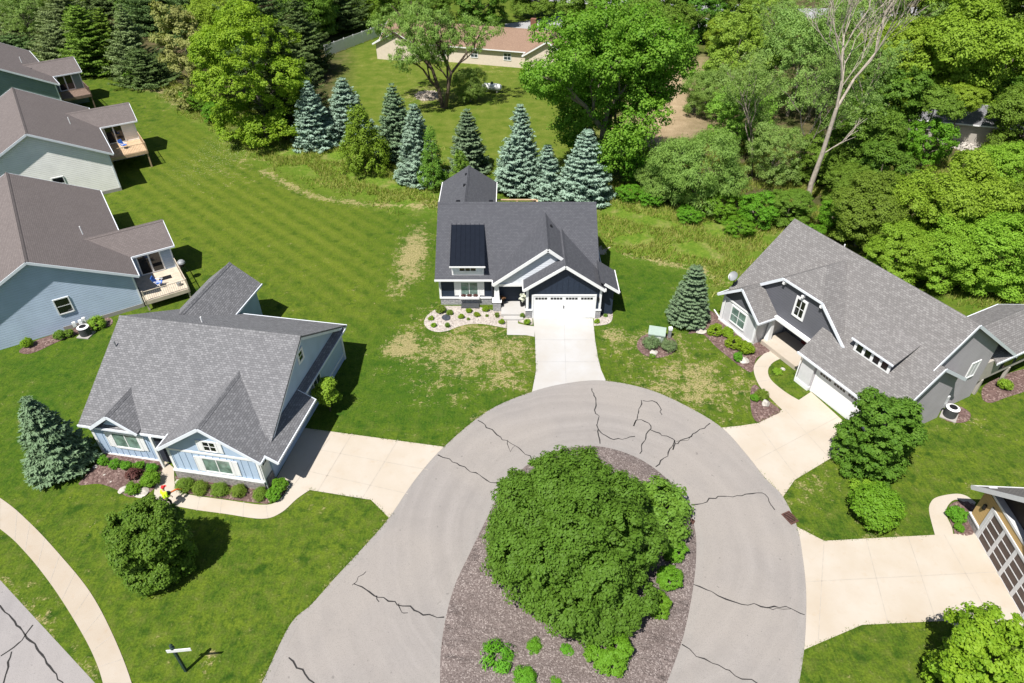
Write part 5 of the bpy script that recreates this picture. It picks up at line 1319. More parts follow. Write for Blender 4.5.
def limb_tree(name, label, base, lean, L, r, dep, mat, barkm, seed, leaves, leaf, clump, s=1., spread=.6, asp=.6, droop=0., per=26, stems=1, extra=()):
    rg = random.Random(seed); mb = MB(); tips = []
    for k in range(stems):
        a = k * 6.28 / max(1, stems) + seed; d = Vector(lean) + (Vector((math.cos(a), math.sin(a), 0)) * .32 if stems > 1 else Vector((0, 0, 0)))
        branching(mb, (math.cos(a) * .2 * (stems > 1), math.sin(a) * .2 * (stems > 1), -.1), d, L, r, dep, rg, spread, 8, tips)
    t = thing(name, label, "tree", base); t.scale = (s,) * 3
    link("trunk", mb.mesh("trunk"), t, M[barkm])
    if leaves:
        lob = [((e.x, e.y, e.z), (clump * 1.25,) * 2 + (clump,)) for e, dd in tips if dd <= 1]
        lob += list(extra)
        link("crown", crown_mesh("crown", lob, M[mat], seed, leaves, leaf, clump * .6, per, asp, droop, fill=.3, low=-.95), t)
    return t
b_ = at(603, 172)
limb_tree("cottonwood_tree", "huge fresh green cottonwood rising behind the navy house's right end", b_, (-.05, 0, 1), 6.2, .5, 4, 'lf_cotton', 'bark_g', 23, 120000, .125, 1.25, 1., .62, .7, stems=2, extra=[((math.cos(i * 2.4) * (1.8 + (i % 4) * 1.15), math.sin(i * 2.4) * (1.8 + (i % 4) * 1.15) - .9, 2.6 + (i % 7) * 1.15 + (i % 4) * .3), (1.6, 1.6, 1.6)) for i in range(44)])
b_ = at(444, 108)
limb_tree("locust_tree", "open dark-trunked tree with thin foliage in the yard before the tan-roofed house", b_, (.02, 0, 1), 5.2, .30, 4, 'lf_willow', 'bark', 31, 26000, .19, 1.0, 1., .75, .25, .5, stems=2)
crown_at('willow', 470, 84, 34, "small drooping tree beside the dark-trunked yard tree", hs=1.2)
# dead tree and sparse grey-limbed trees of the woods
b_ = at(806, 206)
dt = MB(); rg_ = random.Random(9)
tips_ = []
p1, p2 = Vector((.15, .1, 5.6)), Vector((.3, .2, 10.2))
dt.tube([(0, 0, -.1), (-.1, .05, 2.5), p1, p2], [.30, .26, .22, .18], 9)
for d_, L_, r_ in (((-.02, .2, 1), 5.0, .13), ((.5, .3, 1), 5.6, .14), ((.2, .5, 1.0), 4.2, .08)): branching(dt, p2, d_, L_, r_, 5, rg_, .5, 6, None, .1)
branching(dt, p1, (.9, .1, .7), 2.2, .07, 2, rg_, .5, 5)
t = thing("dead_tree", "tall leaning bare grey dead tree behind the grey house's roof ridge", "tree", b_); link("trunk", dt.mesh("trunk"), t, M['bark_p'])
for x, y, L_, sd_, lv, lb in [(790, 182, 4.4, 101, 5000, "sparse grey-limbed tree budding olive, just left of the dead tree"), (752, 176, 4.2, 102, 6000, "sparse grey-limbed tree budding olive, above the feathery tree"), (842, 168, 4.6, 103, 6000, "sparse grey-limbed tree budding olive, right behind the dead tree"), (808, 120, 4.8, 104, 5000, "sparse grey-limbed tree budding olive, up behind the dead tree's crown"), (765, 100, 4.6, 105, 6000, "sparse grey-limbed tree budding olive, near the top edge right of the yellow-green trees"), (850, 95, 4.8, 106, 6000, "sparse grey-limbed tree budding olive, at the top edge right of the dead tree's crown")]:
    limb_tree("sparse_tree", lb, at(x, y), (rg_.uniform(-.1, .15), .05, 1), L_ * 1.1, .13, 4, 'lf_olive', 'bark_g', sd_, int(lv * 2.6), .075, .75, 1., .6, .55, per=20)
# the woods: (kind, crown x, y, width px, label, height factor)
for kd, x, y, w_, lb, hs in [
    ('willow', 575 + 125, 168, 92, "feathery olive-green tree at the woods' edge right of the bare soil", 1.), ('willow', 712, 90, 54, "feathery green tree behind the bare soil patch", 1.1), ('willow', 665, 180, 56, "feathery tree low at the woods' edge beside the cottonwood's shade", .8),
    ('yellow', 737, 58, 74, "yellow-green tree near the top edge, left of the grey-limbed trees", 1.1), ('yellow', 742, 112, 62, "yellow-green tree below the other yellow-green one", 1.), ('yellow', 770, 22, 66, "yellow-green tree at the top edge above the grey-limbed trees", 1.), ('olive', 800, 62, 84, "thin olive tree behind the dead tree's bare crown", 1.2), ('olive', 845, 40, 80, "thin olive tree at the top edge behind the dead branches", 1.2),
    ('mid', 856, 140, 78, "mid green tree right of the dead trunk's fork", 1.), ('mid', 850, 186, 50, "mid green tree hard against the dead trunk's right side", .9), ('dark', 886, 110, 76, "dark green tree left of the white gutter in the woods", 1.), ('bright', 905, 60, 92, "bright green tree above the house hidden in the woods, left", 1.), ('bright2', 962, 58, 96, "bright green tree above the house hidden in the woods, middle", 1.), ('bright', 1010, 66, 82, "bright green tree above the house hidden in the woods, right", 1.),
    ('bright2', 915, 8, 90, "bright green tree at the top edge, left of the right corner group", 1.), ('bright', 975, 4, 90, "bright green tree at the top edge near the right corner", 1.), ('mid2', 1030, 18, 84, "green tree cut by the upper right corner", 1.), ('bush', 930, 141, 46, "light green young tree right in front of the white gutter", 1.3), ('bright', 912, 208, 80, "bright green tree behind the grey house's ridge, left of a dark gap", 1.), ('olive', 776, 152, 62, "olive tree low in the woods left of the dead tree's trunk", 1.), ('mid2', 818, 158, 46, "green tree tucked behind the dead tree's trunk", 1.), ('high', 935, 105, 48, "green tree crown hanging before the left end of the hidden house's roof", 1.), ('high2', 964, 101, 40, "bright green tree crown hanging before the middle of the hidden house's roof", 1.), ('mid2', 946, 80, 60, "mid green tree hanging over the hidden house's roof", 1.), ('dark', 1006, 100, 40, "dark tree over the right end of the hidden house", 1.), ('bright2', 962, 206, 84, "bright green tree below the rubble pile in the woods", 1.), ('bright', 1008, 176, 74, "bright green tree right of the rubble pile", 1.), ('mid', 1030, 120, 70, "green tree at the right edge beside the hidden house", 1.),
    ('mid2', 868, 210, 66, "mid green tree behind the grey house's ridge, right of the dead trunk", 1.), ('bright', 900, 252, 66, "bright green tree closest behind the grey house's ridge", .9), ('bright', 954, 252, 76, "bright green tree behind the grey house's right ridge end", .9), ('bright2', 1006, 250, 76, "bright green tree above the grey house's sunroom roof", .9), ('mid', 1045, 215, 76, "green tree cut by the right edge above the sunroom", 1.), ('dark', 880, 172, 60, "dark tree in the shaded gap of the woods", 1.),
    ('bush', 838, 214, 40, "bright low bush at the dead tree's foot", 1.), ('bush', 758, 208, 40, "green low bush at the woods' edge left of the dead tree", 1.), ('bush', 722, 204, 36, "lime green low bush at the meadow's upper edge", .9), ('mid', 790, 206, 44, "shaded green bushy tree just left of the dead trunk's foot", .8), ('bush', 740, 226, 30, "small bush in the meadow above the grey house's bay", .7), ('bush', 880, 268, 34, "low green bush behind the grey house's ridge line", .7), ('bush', 690, 214, 26, "small lime bush at the meadow's edge", .7), ('bush', 652, 196, 26, "small bush in the cottonwood's shade", .8), ('bush', 628, 192, 24, "small leafy bush right of the last blue spruce", .9), ('bush', 812, 232, 26, "low bush peeking over the grey house's left ridge end", .8),
    ('mid', 640, 30, 60, "green tree behind the cottonwood near the top edge", 1.), ('mid2', 668, 22, 52, "green tree by the far road near the top edge", 1.), ('dark', 700, 4, 56, "dark tree at the top edge by the far road", 1.), ('bright', 726, 34, 40, "light green tree in front of the far road", 1.), ('mid', 742, 4, 56, "green tree at the top edge right of the pale car", 1.), ('mid', 430, 2, 50, "green tree at the top edge left of the tan-roofed house", 1.), ('mid2', 590, 6, 60, "green tree at the top edge right of the tan-roofed house", 1.), ('dark', 480, -8, 56, "green tree at the top edge behind the tan-roofed house, left", 1.), ('mid', 535, -10, 50, "green tree at the top edge behind the tan-roofed house, middle", 1.), ('bush', 636, 168, 36, "dark leafy bush in the cottonwood's shade", 1.)]:
    crown_at(kd, x, y, w_, lb, "trees and bushes of the woods", hs)
# trees beyond the frame's top and sides that close the view
far = [(rnd.uniform(-230, 240), rnd.uniform(185, 300)) for _ in range(70)] + [(rnd.uniform(95, 150), rnd.uniform(50, 170)) for _ in range(22)]
for i, (x, y) in enumerate(far):
    k = K[rnd.choice(['mid', 'bright', 'dark', 'mid2', 'olive'])]
    t = thing(k['name'], "leafy tree of the distant tree belt beyond the houses", "tree", (x, y, 0), rnd.uniform(0, 6), "distant tree belt"); s = rnd.uniform(1.1, 1.9); t.scale = (s, s, s)
    link("crown", k['parts'][0][1], t)

# ---- grass
def tufts(name, pts, mat, seed, h, wd, per=3, label=None):
    rg = np.random.default_rng(seed); C = np.repeat(np.array([[p[0], p[1], p[2] if len(p) > 2 else 0] for p in pts]), per, 0); n = len(C)
    hh = h * rg.uniform(.5, 1.3, n); C[:, :2] += rg.normal(0, .06, (n, 2)); tip = C.copy(); tip[:, 2] += hh; tip[:, :2] += rg.normal(0, .45, (n, 2)) * hh[:, None]
    a = rg.uniform(0, 6.28, n); w2 = np.stack([np.cos(a), np.sin(a), np.zeros(n)], 1) * wd
    V = np.stack([C - w2, C + w2, tip], 1).reshape(-1, 3)
    o = link(name, npmesh(name, V, np.arange(3 * n).reshape(-1, 3), np.clip(rg.normal(.4, .35, n), 0, 1)), None, mat)
    return tag(o, label, "grass", None, "stuff")
rgt = np.random.default_rng(12)
box_ = np.stack([rgt.uniform(-72, 62, 260000), rgt.uniform(35, 112, 260000)], 1)
inR = np.maximum(poly_field(box_, roughR), poly_field(box_, roughL)) > rgt.normal(.3, .8, len(box_))
patch = np.sin(box_[:, 0] * .9 + np.sin(box_[:, 1] * .7) * 2) + np.sin(box_[:, 1] * 1.3 + box_[:, 0] * .4) > -.5
pts = box_[inR & patch][:60000]
tufts("meadow_grass", pts, M['grass_b'], 13, .50, .045, 3, "tall uncut meadow grass between the lawns and the trees")
ed = []
for line, sd_ in ((outer, -1),):
    for i in range(len(line) - 1):
        a, b = line[i], line[i + 1]; d_ = (b - a); L_ = d_.length; n_ = Vector((d_.y, -d_.x, 0)).normalized()
        for k in range(int(L_ * 16)):
            q = a + d_ * rnd.random() - n_ * sd_ * (-abs(rnd.gauss(.02, .05))) * 1
            ed.append((q.x, q.y, 0))
edges = [[(304, 428), (444, 447)], [(389, 518), (371, 500), (309, 490)], [(533.5, 338), (536, 371), (530, 393)], [(595, 330), (598, 358), (607, 381)], [(864, 440), (830, 459), (795, 480), (783, 497)], [(722, 428), (740, 426), (759, 423), (782, 410)], [(798, 528), (824, 541), (928, 535.5)], [(968, 633), (945, 621), (862, 625), (806, 649)]]
edx = []
for e_ in edges:
    P_ = px(e_)
    for a, b in zip(P_[:-1], P_[1:]):
        for k in range(int((b - a).length * 12)):
            q = a.lerp(b, rnd.random()); edx.append((q.x + rnd.gauss(0, .03), q.y + rnd.gauss(0, .03), .0))
drv = [px([(272, 487), (304, 428), (444, 447), (389, 518), (371, 500), (309, 490)]), px([(533, 317), (593, 318.5), (607, 381), (530, 393)]), px([(720, 428), (811, 392), (864, 440), (783, 497)]), px([(798, 528), (824, 541), (936, 535), (975, 533), (1035, 648), (968, 633), (862, 625), (804, 648)])]
ed2 = []
for q in ed:
    P1 = np.array([[q[0], q[1]]])
    if all(poly_field(P1, d_)[0] < .05 for d_ in drv): ed2.append(q)
ed2 += edx
tufts("lawn_edge_grass", ed2, M['grass_l'], 14, .10, .02, 3, "lawn grass growing over the pavement edges")
# ================================================================== SMALL THINGS
def on(px_, py_, z=0.): return at(px_, py_, z)
# street sign
p = at(186, 671); t = thing("street_sign", "dark green post with a white street-name blade on the lawn at lower left", "street sign", p)
q = MB(); q.box(-.06, .06, -.06, .06, -.05, 2.15); q.build("post", M['green_post'], t, .008)
q = MB(); q.lathe([(.10, 2.15), (.11, 2.22), (.05, 2.30), (.09, 2.40), (.03, 2.50)], 10); q.build("finial", M['green_post'], t)
bl = MB(); bl.beam((-.28, -.09, 2.02), (.82, .02, 2.02), .03, .22); bl.build("sign_blade", M['white'], t)
# storm drain
p = at(790, 518); t = thing("storm_drain", "rusty iron storm drain grate at the road's right edge", "drain", (p.x, p.y, .02), R(115))
q = MB(); q.box(-.42, -.36, -.3, .3, 0, .03); q.box(.36, .42, -.3, .3, 0, .03); q.box(-.36, .36, -.3, -.25, 0, .03); q.box(-.36, .36, .25, .3, 0, .03); q.build("frame", M['rust'], t)
q = MB()
for i in range(8): q.box(-.34 + i * .095, -.29 + i * .095, -.25, .25, .0, .025)
q.build("grate", M['rust'], t)
q = MB(); q.box(-.36, .36, -.25, .25, -.004, .004); q.build("opening", M['black'], t)  # flat black plate; darkness of the pit is put into its colour
# utility cabinet and pedestal
p = at(656, 339); t = thing("utility_cabinet", "sage green utility cabinet between two grey-green clumps on the lawn", "utility box", p, R(-14))
q = MB(); q.box(-.62, .62, -.45, .45, 0, .72); q.build("body", M['green_box'], t, .02)
q = MB(); q.slab([(-.66, -.5, .76), (.66, -.5, .76), (.66, .5, .88), (-.66, .5, .88)], .1); q.build("lid", M['green_box'], t)
q = MB(); q.box(-.55, -.46, -.475, -.44, .3, .42); q.box(.1, .32, -.465, -.44, .35, .55); q.build("latch", M['white'], t)
p = at(669, 337.5); t = thing("utility_pedestal", "small white utility post right of the green cabinet", "utility post", p)
q = MB(); q.box(-.11, .11, -.11, .11, 0, .75); q.build("post", M['grey'], t, .01); q = MB(); q.box(-.15, .15, -.15, .15, .75, 1.0); q.build("cap", M['white'], t, .03)
# air conditioners
def aircon(x, y, lb):
    p = at(x, y, .4); t = thing("air_conditioner", lb, "air conditioner", (p.x, p.y, 0), rnd.uniform(0, 1.5))
    q = MB(); q.box(-.5, .5, -.5, .5, 0, .08); q.build("pad", M['foundation'], t)
    q = MB(); q.lathe([(.40, .08), (.42, .15), (.42, .75), (.40, .8)], 20); q.build("body", M['darkgrey'], t)
    q = MB()
    for k in range(24):
        a0, a1 = 2 * math.pi * k / 24, 2 * math.pi * (k + 1) / 24
        q.add([(.27 * math.cos(a0), .27 * math.sin(a0), .86), (.44 * math.cos(a0), .44 * math.sin(a0), .80), (.44 * math.cos(a1), .44 * math.sin(a1), .80), (.27 * math.cos(a1), .27 * math.sin(a1), .86)], [(0, 1, 2, 3)])
    q.build("top_ring", M['white_metal'], t)
    q = MB(); q.lathe([(.27, .81), (.27, .83)], 20); q.build("fan_grille", M['black'], t)
aircon(84.5, 331, "round air conditioner with white top ring beside the slate house wall")
aircon(951, 412, "round air conditioner with white top ring beside the grey house's side wall")
for i, (x, y) in enumerate([(74.3, 324.3), (80.5, 322.3), (84, 319.8)]):
    p = at(x, y, .9); mz = MB(); mz.box(-.13, .13, -.1, .1, -.22, .22); 
    o = mz.build("meter", M['white_metal'], None, .03); o.location = p; o.rotation_euler = (0, 0, R(34)); tag(o, "small white meter box on the slate house wall above the air conditioner, " + ["left", "middle", "right"][i] + " of three", "meter box", "meter boxes on the slate house wall")
# satellite dish on the grey house roof
p = at(733.5, 283.5, 3.5); t = thing("satellite_dish", "pale round satellite dish on the grey house's left roof edge", "satellite dish", p, R(-150))
q = MB(); q.tube([(0, 0, -.35), (0, 0, .35), (.12, 0, .55)], .035, 8); q.tube([(-.3, .2, -.25), (0, 0, .2)], .02, 6); q.build("mast", M['black'], t)
q = MB()
prof = [(0.001, 0), (.15, .015), (.29, .05), (.39, .10)]; n_ = 22
ring = lambda r_, z_, off: [Vector((r_ * math.cos(2 * math.pi * j / n_), r_ * math.sin(2 * math.pi * j / n_), z_ + off)) for j in range(n_)]
rot = Matrix.Rotation(R(50), 3, 'Y'); base_ = Vector((.2, 0, .72)); k0 = 0; vv, ff = [], []
for off in (0, -.025):
    for r_, z_ in prof: vv += [rot @ v + base_ for v in ring(r_, z_, off)]
for s_ in (0, 1):
    for i in range(3):
        for j in range(n_):
            b0_ = s_ * 4 * n_ + i * n_; ff.append((b0_ + j, b0_ + (j + 1) % n_, b0_ + n_ + (j + 1) % n_, b0_ + n_ + j))
for j in range(n_): ff.append((3 * n_ + j, 3 * n_ + (j + 1) % n_, 7 * n_ + (j + 1) % n_, 7 * n_ + j))
q.add(vv, ff); q.build("dish", M['grey'], t)
q = MB(); q.tube([base_ + rot @ Vector((.4, 0, .1)), base_ + rot @ Vector((.12, 0, .5))], .02, 6); q.build("feed_arm", M['black'], t)

# boulders
def boulder(x, y, wpx, label, mat='rock', sx=1., sz=.5, seed=0):
    p = at(x, y, .05); w_ = wpx * depth(p) / FOC
    bm = bmesh.new(); bmesh.ops.create_icosphere(bm, subdivisions=3, radius=.5); r_ = random.Random(seed)
    ph = [(Vector((r_.uniform(-1, 1), r_.uniform(-1, 1), r_.uniform(-1, 1))).normalized(), r_.uniform(.32, .48)) for _ in range(13)]
    for v in bm.verts:
        for n_, d_ in ph:
            k = v.co.dot(n_)
            if k > d_: v.co -= n_ * (k - d_)
        v.co.z = max(v.co.z, -.25)
    me = bpy.data.meshes.new("boulder"); bm.to_mesh(me); bm.free()
    o = link("boulder", me, None, M[mat]); o.location = (p.x, p.y, w_ * sz * .2); o.scale = (w_ * sx, w_, w_ * sz); o.rotation_euler = (0, 0, r_.uniform(0, 3)); return tag(o, label, "rock")
boulder(141, 491.5, 15, "flat pale stone right of the round shrub in the blue house's bed", seed=1, sz=.35, sx=1.3); boulder(123, 489.5, 11, "flat pale stone left of the round shrub in the blue house's bed", seed=2, sz=.35)
boulder(95.5, 466.5, 6, "small pale rock beside the blue spruce's foot", seed=3); boulder(104.5, 475, 4.5, "small pale rock in the middle of the blue house's mulch bed", seed=4); boulder(111, 481.5, 4, "smallest pale rock low in the blue house's mulch bed", seed=5)
boulder(446, 318, 10, "dark slate boulder on the navy house's white gravel", 'rock_d', seed=6, sz=.6)
boulder(765.5, 404.5, 9, "upright pale rock beside the grey house's walk", seed=7, sz=1.1); boulder(744, 361, 11, "flat pale rock in the grey house's bed near the walk", seed=8, sz=.45); boulder(701, 331, 12, "flat pale stone at the conifer's foot by the grey house", seed=9, sz=.3); boulder(653.5, 352.5, 10, "flat pale stone in front of the utility cabinet", seed=10, sz=.35, sx=1.2); boulder(783, 369, 5, "small pale rock inside the grey house's curved walk", seed=11); boulder(178, 482, 6, "small white stone at the blue house's walk corner", seed=12, sz=.8)
boulder(546.5 * 0 + 692, 521.5, 7, "reddish brown stone at the island's right edge", 'rust', seed=13, sz=.4)
# brush and rubble
def heap(x, y, wpx, label, mat, name, cat, seed, ry=.55, hz=.25):
    p = at(x, y); w_ = wpx * depth(p) / FOC; rg = np.random.default_rng(seed); n = 420
    r_ = np.sqrt(rg.random(n)); a = rg.random(n) * 6.28; C = np.stack([r_ * np.cos(a) * w_ / 2, r_ * np.sin(a) * w_ * ry, (1 - r_ ** 2) * w_ * hz * rg.random(n)], 1)
    m = MB()
    for i in range(n):
        d = Vector(rg.normal(size=3)); d.z *= .3; d.normalize(); L_ = rg.uniform(.12, .5) * w_ * .12
        m.beam(Vector(C[i]) - d * L_, Vector(C[i]) + d * L_, rg.uniform(.05, .3), rg.uniform(.04, .16))
    o = m.build(name, M[mat], None); o.location = p; return tag(o, label, cat)
heap(428, 96, 26, "low heap of grey brush left of the dark-trunked yard tree", 'bark_p', "brush_heap", "brush heap", 1, hz=.12)
heap(957, 143, 34, "pile of pale rubble and scrap below the hidden house's white gutter", 'rock', "rubble_pile", "rubble", 2, hz=.15)
# propane tank
p = at(492, 92); t = thing("propane_tank", "white propane tank with a green cap in the yard before the tan-roofed house", "propane tank", p, R(-12))
q = MB(); prof = [(-1.5, .05), (-1.42, .3), (-1.2, .46), (-.9, .5), (.9, .5), (1.2, .46), (1.42, .3), (1.5, .05)]
q.tube([(x_, 0, .75) for x_, _ in prof], [r_ for _, r_ in prof], 16); q.build("tank", M['white_metal'], t, smooth=True)
q = MB(); q.box(-.9, -.7, -.3, .3, 0, .35); q.box(.7, .9, -.3, .3, 0, .35); q.build("foot", M['foundation'], t)
q = MB(); q.lathe([(.2, 1.22), (.2, 1.42), (.12, 1.48)], 12); q.build("cap", M['green_post'], t)
# white fence
f0, f1 = at(326, 57), at(412, 24)
t = thing("board_fence", "long white board fence running behind the yard at upper left of the tan-roofed house", "fence", f0, math.atan2(f1.y - f0.y, f1.x - f0.x)); L_ = (f1 - f0).length
n_ = int(L_ / 2.4)
for i in range(n_):
    q = MB(); a_ = L_ * i / n_
    for k in range(12): q.box(a_ + .06 + k * (L_ / n_ - .12) / 12, a_ + .05 + (k + .93) * (L_ / n_ - .12) / 12, -.02, .02, .08, 1.85)
    q.build("fence_panel", M['white'], t); q = MB(); q.box(a_ - .06, a_ + .06, -.06, .06, 0, 1.95); q.build("fence_post", M['white'], t)
# far road and pale car
sheet("far_road", [Vector((-30, 172, 0)), Vector((20, 158, 0)), Vector((60, 146, 0)), Vector((120, 150, 0)), Vector((120, 158, 0)), Vector((60, 155, 0)), Vector((20, 168, 0)), Vector((-30, 182, 0))], .02, M['far_asphalt'])
sheet("far_road", px([(688, 32), (706, 18), (716, 22), (698, 36), (670, 44), (668, 38)]), .024, M['far_asphalt'])
sheet("far_parking", px([(505, 24), (560, 16), (566, 26), (530, 34), (505, 36)]), .02, M['far_asphalt'])
p = at(737, 14); t = thing("parked_car", "pale blue car half hidden by trees on the far road", "car", p, R(25))
q = MB(); q.add([(-2.2, -.85, .35), (2.2, -.85, .35), (2.2, .85, .35), (-2.2, .85, .35), (-2.2, -.85, .85), (2.15, -.8, .8), (2.15, .8, .8), (-2.2, .85, .85)], [(0, 3, 2, 1), (4, 5, 6, 7), (0, 1, 5, 4), (1, 2, 6, 5), (2, 3, 7, 6), (3, 0, 4, 7)]); q.build("body", M['carblue'], t, .08)
q = MB(); q.add([(-1.9, -.78, .84), (1.0, -.78, .84), (1.0, .78, .84), (-1.9, .78, .84), (-1.5, -.62, 1.4), (.3, -.62, 1.4), (.3, .62, 1.4), (-1.5, .62, 1.4)], [(0, 3, 2, 1), (4, 5, 6, 7), (0, 1, 5, 4), (1, 2, 6, 5), (2, 3, 7, 6), (3, 0, 4, 7)]); q.build("cabin", M['glass_k'], t, .05)
q = MB(); q.box(-1.45, .25, -.6, .6, 1.405, 1.44); q.build("roof_panel", M['carblue'], t)
for x_ in (-1.35, 1.35):
    for y_ in (-.8, .8): q = MB(); q.tube([(x_, y_ - .1, .33), (x_, y_ + .1, .33)], .33, 14); q.build("wheel", M['black'], t)

# ---- deck furniture
def inloc(o, rz, u, v, z): return Vector((o.x + u * math.cos(rz) - v * math.sin(rz), o.y + u * math.sin(rz) + v * math.cos(rz), z))
def chair(p, rz, lb, m):
    t = thing("folding_chair", lb, "chair", p, rz)
    q = MB(); q.box(-.27, .27, -.25, .25, .40, .44); q.build("seat", m, t, .01)
    q = MB(); q.slab([(-.27, .25, .46), (.27, .25, .46), (.27, .45, .98), (-.27, .45, .98)], .04, (0, 1, 0)); q.build("backrest", m, t)
    for sx in (-1, 1):
        q = MB(); q.tube([(sx * .28, -.3, 0), (sx * .28, .3, .62)], .018, 6); q.build("leg", M['white_metal'], t); q = MB(); q.tube([(sx * .28, .38, 0), (sx * .28, -.28, .62)], .018, 6); q.build("leg", M['white_metal'], t)
        q = MB(); q.box(sx * .28 - .03, sx * .28 + .03, -.3, .3, .62, .65); q.build("armrest", M['white_metal'], t)
p = at(160.5, 286.5, .95); chair((p.x, p.y, .95), R(100), "blue folding chair on the slate house's deck", M['bluecloth'])
p = at(125, 148.5, 2.0); chair((p.x, p.y, 2.0), R(70), "blue folding chair on the off-white house's deck", M['bluecloth'])
p = at(165.3, 278, .95); o = MB().box(-.5, .5, -.3, .3, .0, .02).build("door_mat", M['black'], None); o.location = (p.x, p.y, .955); o.rotation_euler = (0, 0, RZ); tag(o, "dark door mat on the slate house's deck before the sliding door", "door mat")
p = at(184, 271, .95); t = thing("grill", "round-lidded grey grill at the corner of the slate house's deck", "grill", (p.x, p.y, .95), 0)
q = MB(); q.lathe([(.05, .45), (.26, .55), (.33, .75), (.34, .82)], 18); q.build("bowl", M['black'], t); q = MB(); q.lathe([(.34, .82), (.31, .95), (.2, 1.07), (.03, 1.11)], 18); q.build("lid", M['grey'], t)
for k in range(3):
    a = k * 2.1; q = MB(); q.tube([(math.cos(a) * .15, math.sin(a) * .15, .6), (math.cos(a) * .32, math.sin(a) * .32, 0)], .018, 6); q.build("leg", M['darkgrey'], t)
p = at(179.5, 285.5, .95); o = MB().lathe([(.16, 0), (.2, .3), (.19, .34)], 14).build("bucket", M['grey'], None); o.location = (p.x, p.y, .95); tag(o, "small grey bucket on the slate house's deck near the railing", "bucket")
# porch things of the navy house
def planter(x, y, z, lb, leafk, m, hh=.4, sc=.55):
    p = at(x, y, z + .3); t = thing("potted_plant", lb, "potted plant", (p.x, p.y, z)); q = MB(); q.lathe([(.13, 0), (.19, hh * .9), (.2, hh)], 16); q.build("pot", m, t)
    me_ = S[leafk]; c = link("foliage", me_, t); c.location = (0, 0, hh - .05); c.scale = (sc, sc, sc)
white_fl = leafmat("white_blossom", (.7, .7, .7), (.8, .8, .8), (.75, .78, .7), .2)
S['white'] = shrub_me(white_fl, 33, 1.0, 1.3, 1500, .05); S['orange'] = shrub_me(leafmat("rust_blossom", (.16, .09, .045), (.22, .11, .05), (.10, .12, .04), .2), 34, 1.0, .8, 900, .07)
planter(522, 303, .34, "tall white-flowered plant in a dark pot on the right of the navy house's porch", 'white', M['black'], .5, .62)
planter(502, 301, .34, "rust-coloured potted plant on the left of the navy house's porch", 'orange', M['black'], .35, .6)
p = inloc(oA, 0, 5.95, 1.5, .34); t = thing("porch_bench", "dark blue cushioned bench in the shade of the navy house's porch", "bench", p)
q = MB(); q.box(-.75, .75, -.28, .28, .36, .48); q.build("seat", plain("navy_cushion", (.03, .05, .16), .9), t, .02); q = MB(); q.box(-.75, .75, .22, .3, .48, .95); q.build("backrest", plain("blue_cushion", (.06, .10, .28), .9), t, .02)
for sx in (-.68, .68):
    for sy in (-.22, .24): q = MB(); q.box(sx - .03, sx + .03, sy - .03, sy + .03, 0, .36); q.build("leg", M['black'], t)
for i, u in enumerate((1.95, 2.45, 2.95)): 
    p = inloc(oA, 0, u, -.2, .9); t = thing("window_box_plant", "pink-brown flowers in the white window box, " + ["left", "middle", "right"][i] + " clump", "flowers", p, 0, "flowers in the white window box"); c = link("foliage", S['red'], t); c.scale = (.42, .26, .3)

# ---- person on the front walk
def skinned(name, verts, edges, radii, mat, parent, sub=2):
    me = bpy.data.meshes.new(name); me.from_pydata([tuple(v) for v in verts], edges, []); o = bpy.data.objects.new(name, me); COL.objects.link(o)
    mod = o.modifiers.new("skin", 'SKIN'); mod.use_smooth_shade = True
    for i, r_ in enumerate(radii): me.skin_vertices[0].data[i].radius = (r_, r_) if not hasattr(r_, '__len__') else r_
    me.skin_vertices[0].data[0].use_root = True
    o.modifiers.new("sub", 'SUBSURF').levels = sub
    dg = bpy.context.evaluated_depsgraph_get(); m2 = bpy.data.meshes.new_from_object(o.evaluated_get(dg)); bpy.data.objects.remove(o)
    for p_ in m2.polygons: p_.use_smooth = True
    return link(name, m2, parent, mat)
p = at(170, 508); t = thing("person", "person in a yellow-green jacket and red cap walking on the blue house's front walk", "person", (p.x, p.y, .03), R(150))
V_, E_l, R_ = [], [], []
def chain(pts, start=None):
    prev = start
    for c, r_ in pts:
        V_.append(Vector(c)); R_.append(r_); k = len(V_) - 1
        if prev is not None: E_l.append((prev, k))
        prev = k
    return prev
pel = chain([((0, 0, .95), (.15, .11))]); che = chain([((0, -.03, 1.15), (.14, .10)), ((0, -.07, 1.36), (.16, .105)), ((0, -.09, 1.46), (.075, .075)), ((0, -.11, 1.54), .055), ((0, -.13, 1.62), (.085, .095)), ((0, -.14, 1.72), (.075, .085))], pel)
sh_i = 2
def arm(s, hand):
    e = chain([((s * .19, -.07, 1.38), .06), ((s * .26, .0 if s < 0 else -.02, 1.14), .045), (hand, .034)], sh_i); h = Vector(hand)
    pm = chain([(h + Vector((0, -.03, -.06)), (.04, .022)), (h + Vector((0, -.05, -.10)), (.042, .02))], e)
    for k, (dx, L) in enumerate(((-.033, .055), (-.011, .068), (.011, .064), (.033, .05))): chain([(h + Vector((dx, -.065, -.13)), .0095), (h + Vector((dx, -.05, -.13 - L * .6)), .0085), (h + Vector((dx, -.025, -.13 - L)), .0075)], pm)
    chain([(h + Vector((-s * .05, -.05, -.09)), .011), (h + Vector((-s * .055, -.055, -.125)), .0095)], e)
arm(-1, (-.24, -.24, 1.0)); arm(1, (.24, -.28, .98))
for s, kn, an, to in ((-1, (-.10, -.16, .52), (-.10, -.10, .09), (-.11, -.27, .035)), (1, (.10, .04, .50), (.10, .24, .12), (.11, .09, .035))):
    chain([((s * .095, 0, .86), .088), (kn, .06), ((Vector(kn) + Vector(an)) / 2 + Vector((0, .01, .03)), .055), (an, .038), (to, .035)], pel)
skinned("body", V_, E_l, R_, M['skin'], t)
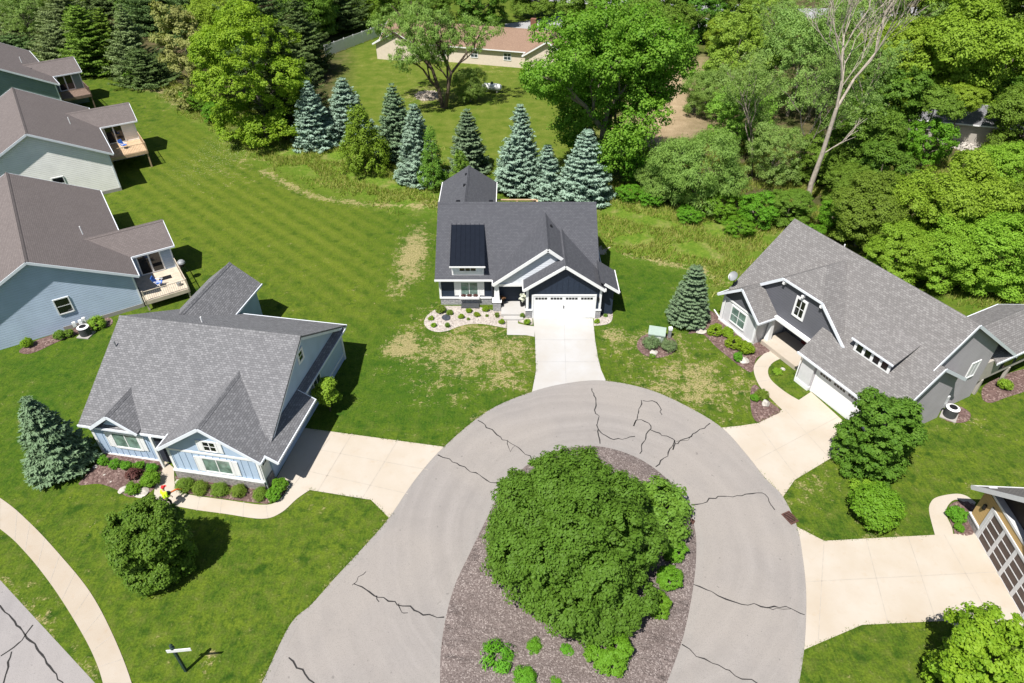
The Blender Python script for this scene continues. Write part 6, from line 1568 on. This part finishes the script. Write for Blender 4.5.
V_, E_l, R_ = [], [], []; chain([((0, .0, .84), (.185, .15)), ((0, -.03, 1.15), (.165, .125)), ((0, -.07, 1.36), (.185, .13)), ((0, -.085, 1.44), (.10, .09))]); sh_i = 2
for s, hd in ((-1, (-.245, -.20, 1.03)), (1, (.245, -.235, 1.01))): chain([((s * .20, -.07, 1.38), .082), ((s * .265, -.01, 1.14), .065), (hd, .052)], 2)
skinned("jacket", V_, E_l, R_, M['hivis'], t)
V_, E_l, R_ = [], [], []; chain([((0, 0, .98), (.165, .13))])
for s, kn, an in ((-1, (-.10, -.16, .52), (-.10, -.105, .12)), (1, (.10, .04, .50), (.10, .235, .15))): chain([((s * .095, 0, .84), .105), (kn, .078), (an, .062)], 0)
skinned("trousers", V_, E_l, R_, M['trousers'], t)
for s, an in ((-1, (-.105, -.12, 0)), (1, (.105, .22, .02))): q = MB(); q.box(an[0] - .055, an[0] + .055, an[1] - .18, an[1] + .09, an[2], an[2] + .09); q.build("shoe", M['black'], t, .025)
q = MB(); q.lathe([(.105, 1.69), (.108, 1.74), (.085, 1.80), (.03, 1.83)], 14, (0, -.135, 0)); q.box(-.08, .08, -.33, -.2, 1.69, 1.705); q.build("cap", M['red'], t)
q = MB()
for s in (-1, 1): q.box(s * .033 - .012, s * .033 + .012, -.232, -.215, 1.645, 1.66)
q.build("eye", M['black'], t); q = MB(); q.add([(-.014, -.222, 1.60), (.014, -.222, 1.60), (0, -.25, 1.605), (0, -.222, 1.64)], [(0, 1, 2), (0, 2, 3), (2, 1, 3), (0, 3, 1)]); q.build("nose", M['skin'], t)
for s in (-1, 1): q = MB(); q.lathe([(.01, 1.60), (.018, 1.62), (.012, 1.655)], 8, (s * .09, -.125, 0)); q.build("ear", M['skin'], t)
hp = t.matrix_basis if False else None
cz, sz_ = math.cos(R(150)), math.sin(R(150)); hx, hy = .24, -.36
bp = Vector((p.x + hx * cz - hy * sz_, p.y + hx * sz_ + hy * cz, .03))
t2 = thing("leaf_blower", "black and orange leaf blower held by the person in the yellow-green jacket", "leaf blower", bp, R(150))
q = MB(); q.lathe([(.10, .66), (.14, .72), (.14, .86), (.09, .92)], 14); q.build("housing", M['black'], t2); q = MB(); q.tube([(0, -.05, .76), (0, -.5, .62), (0, -.85, .32)], [.055, .05, .045], 10); q.build("nozzle", M['orange'], t2); q = MB(); q.tube([(0, .09, .88), (0, .02, .97), (0, -.08, .9)], .016, 6); q.build("handle", M['black'], t2)
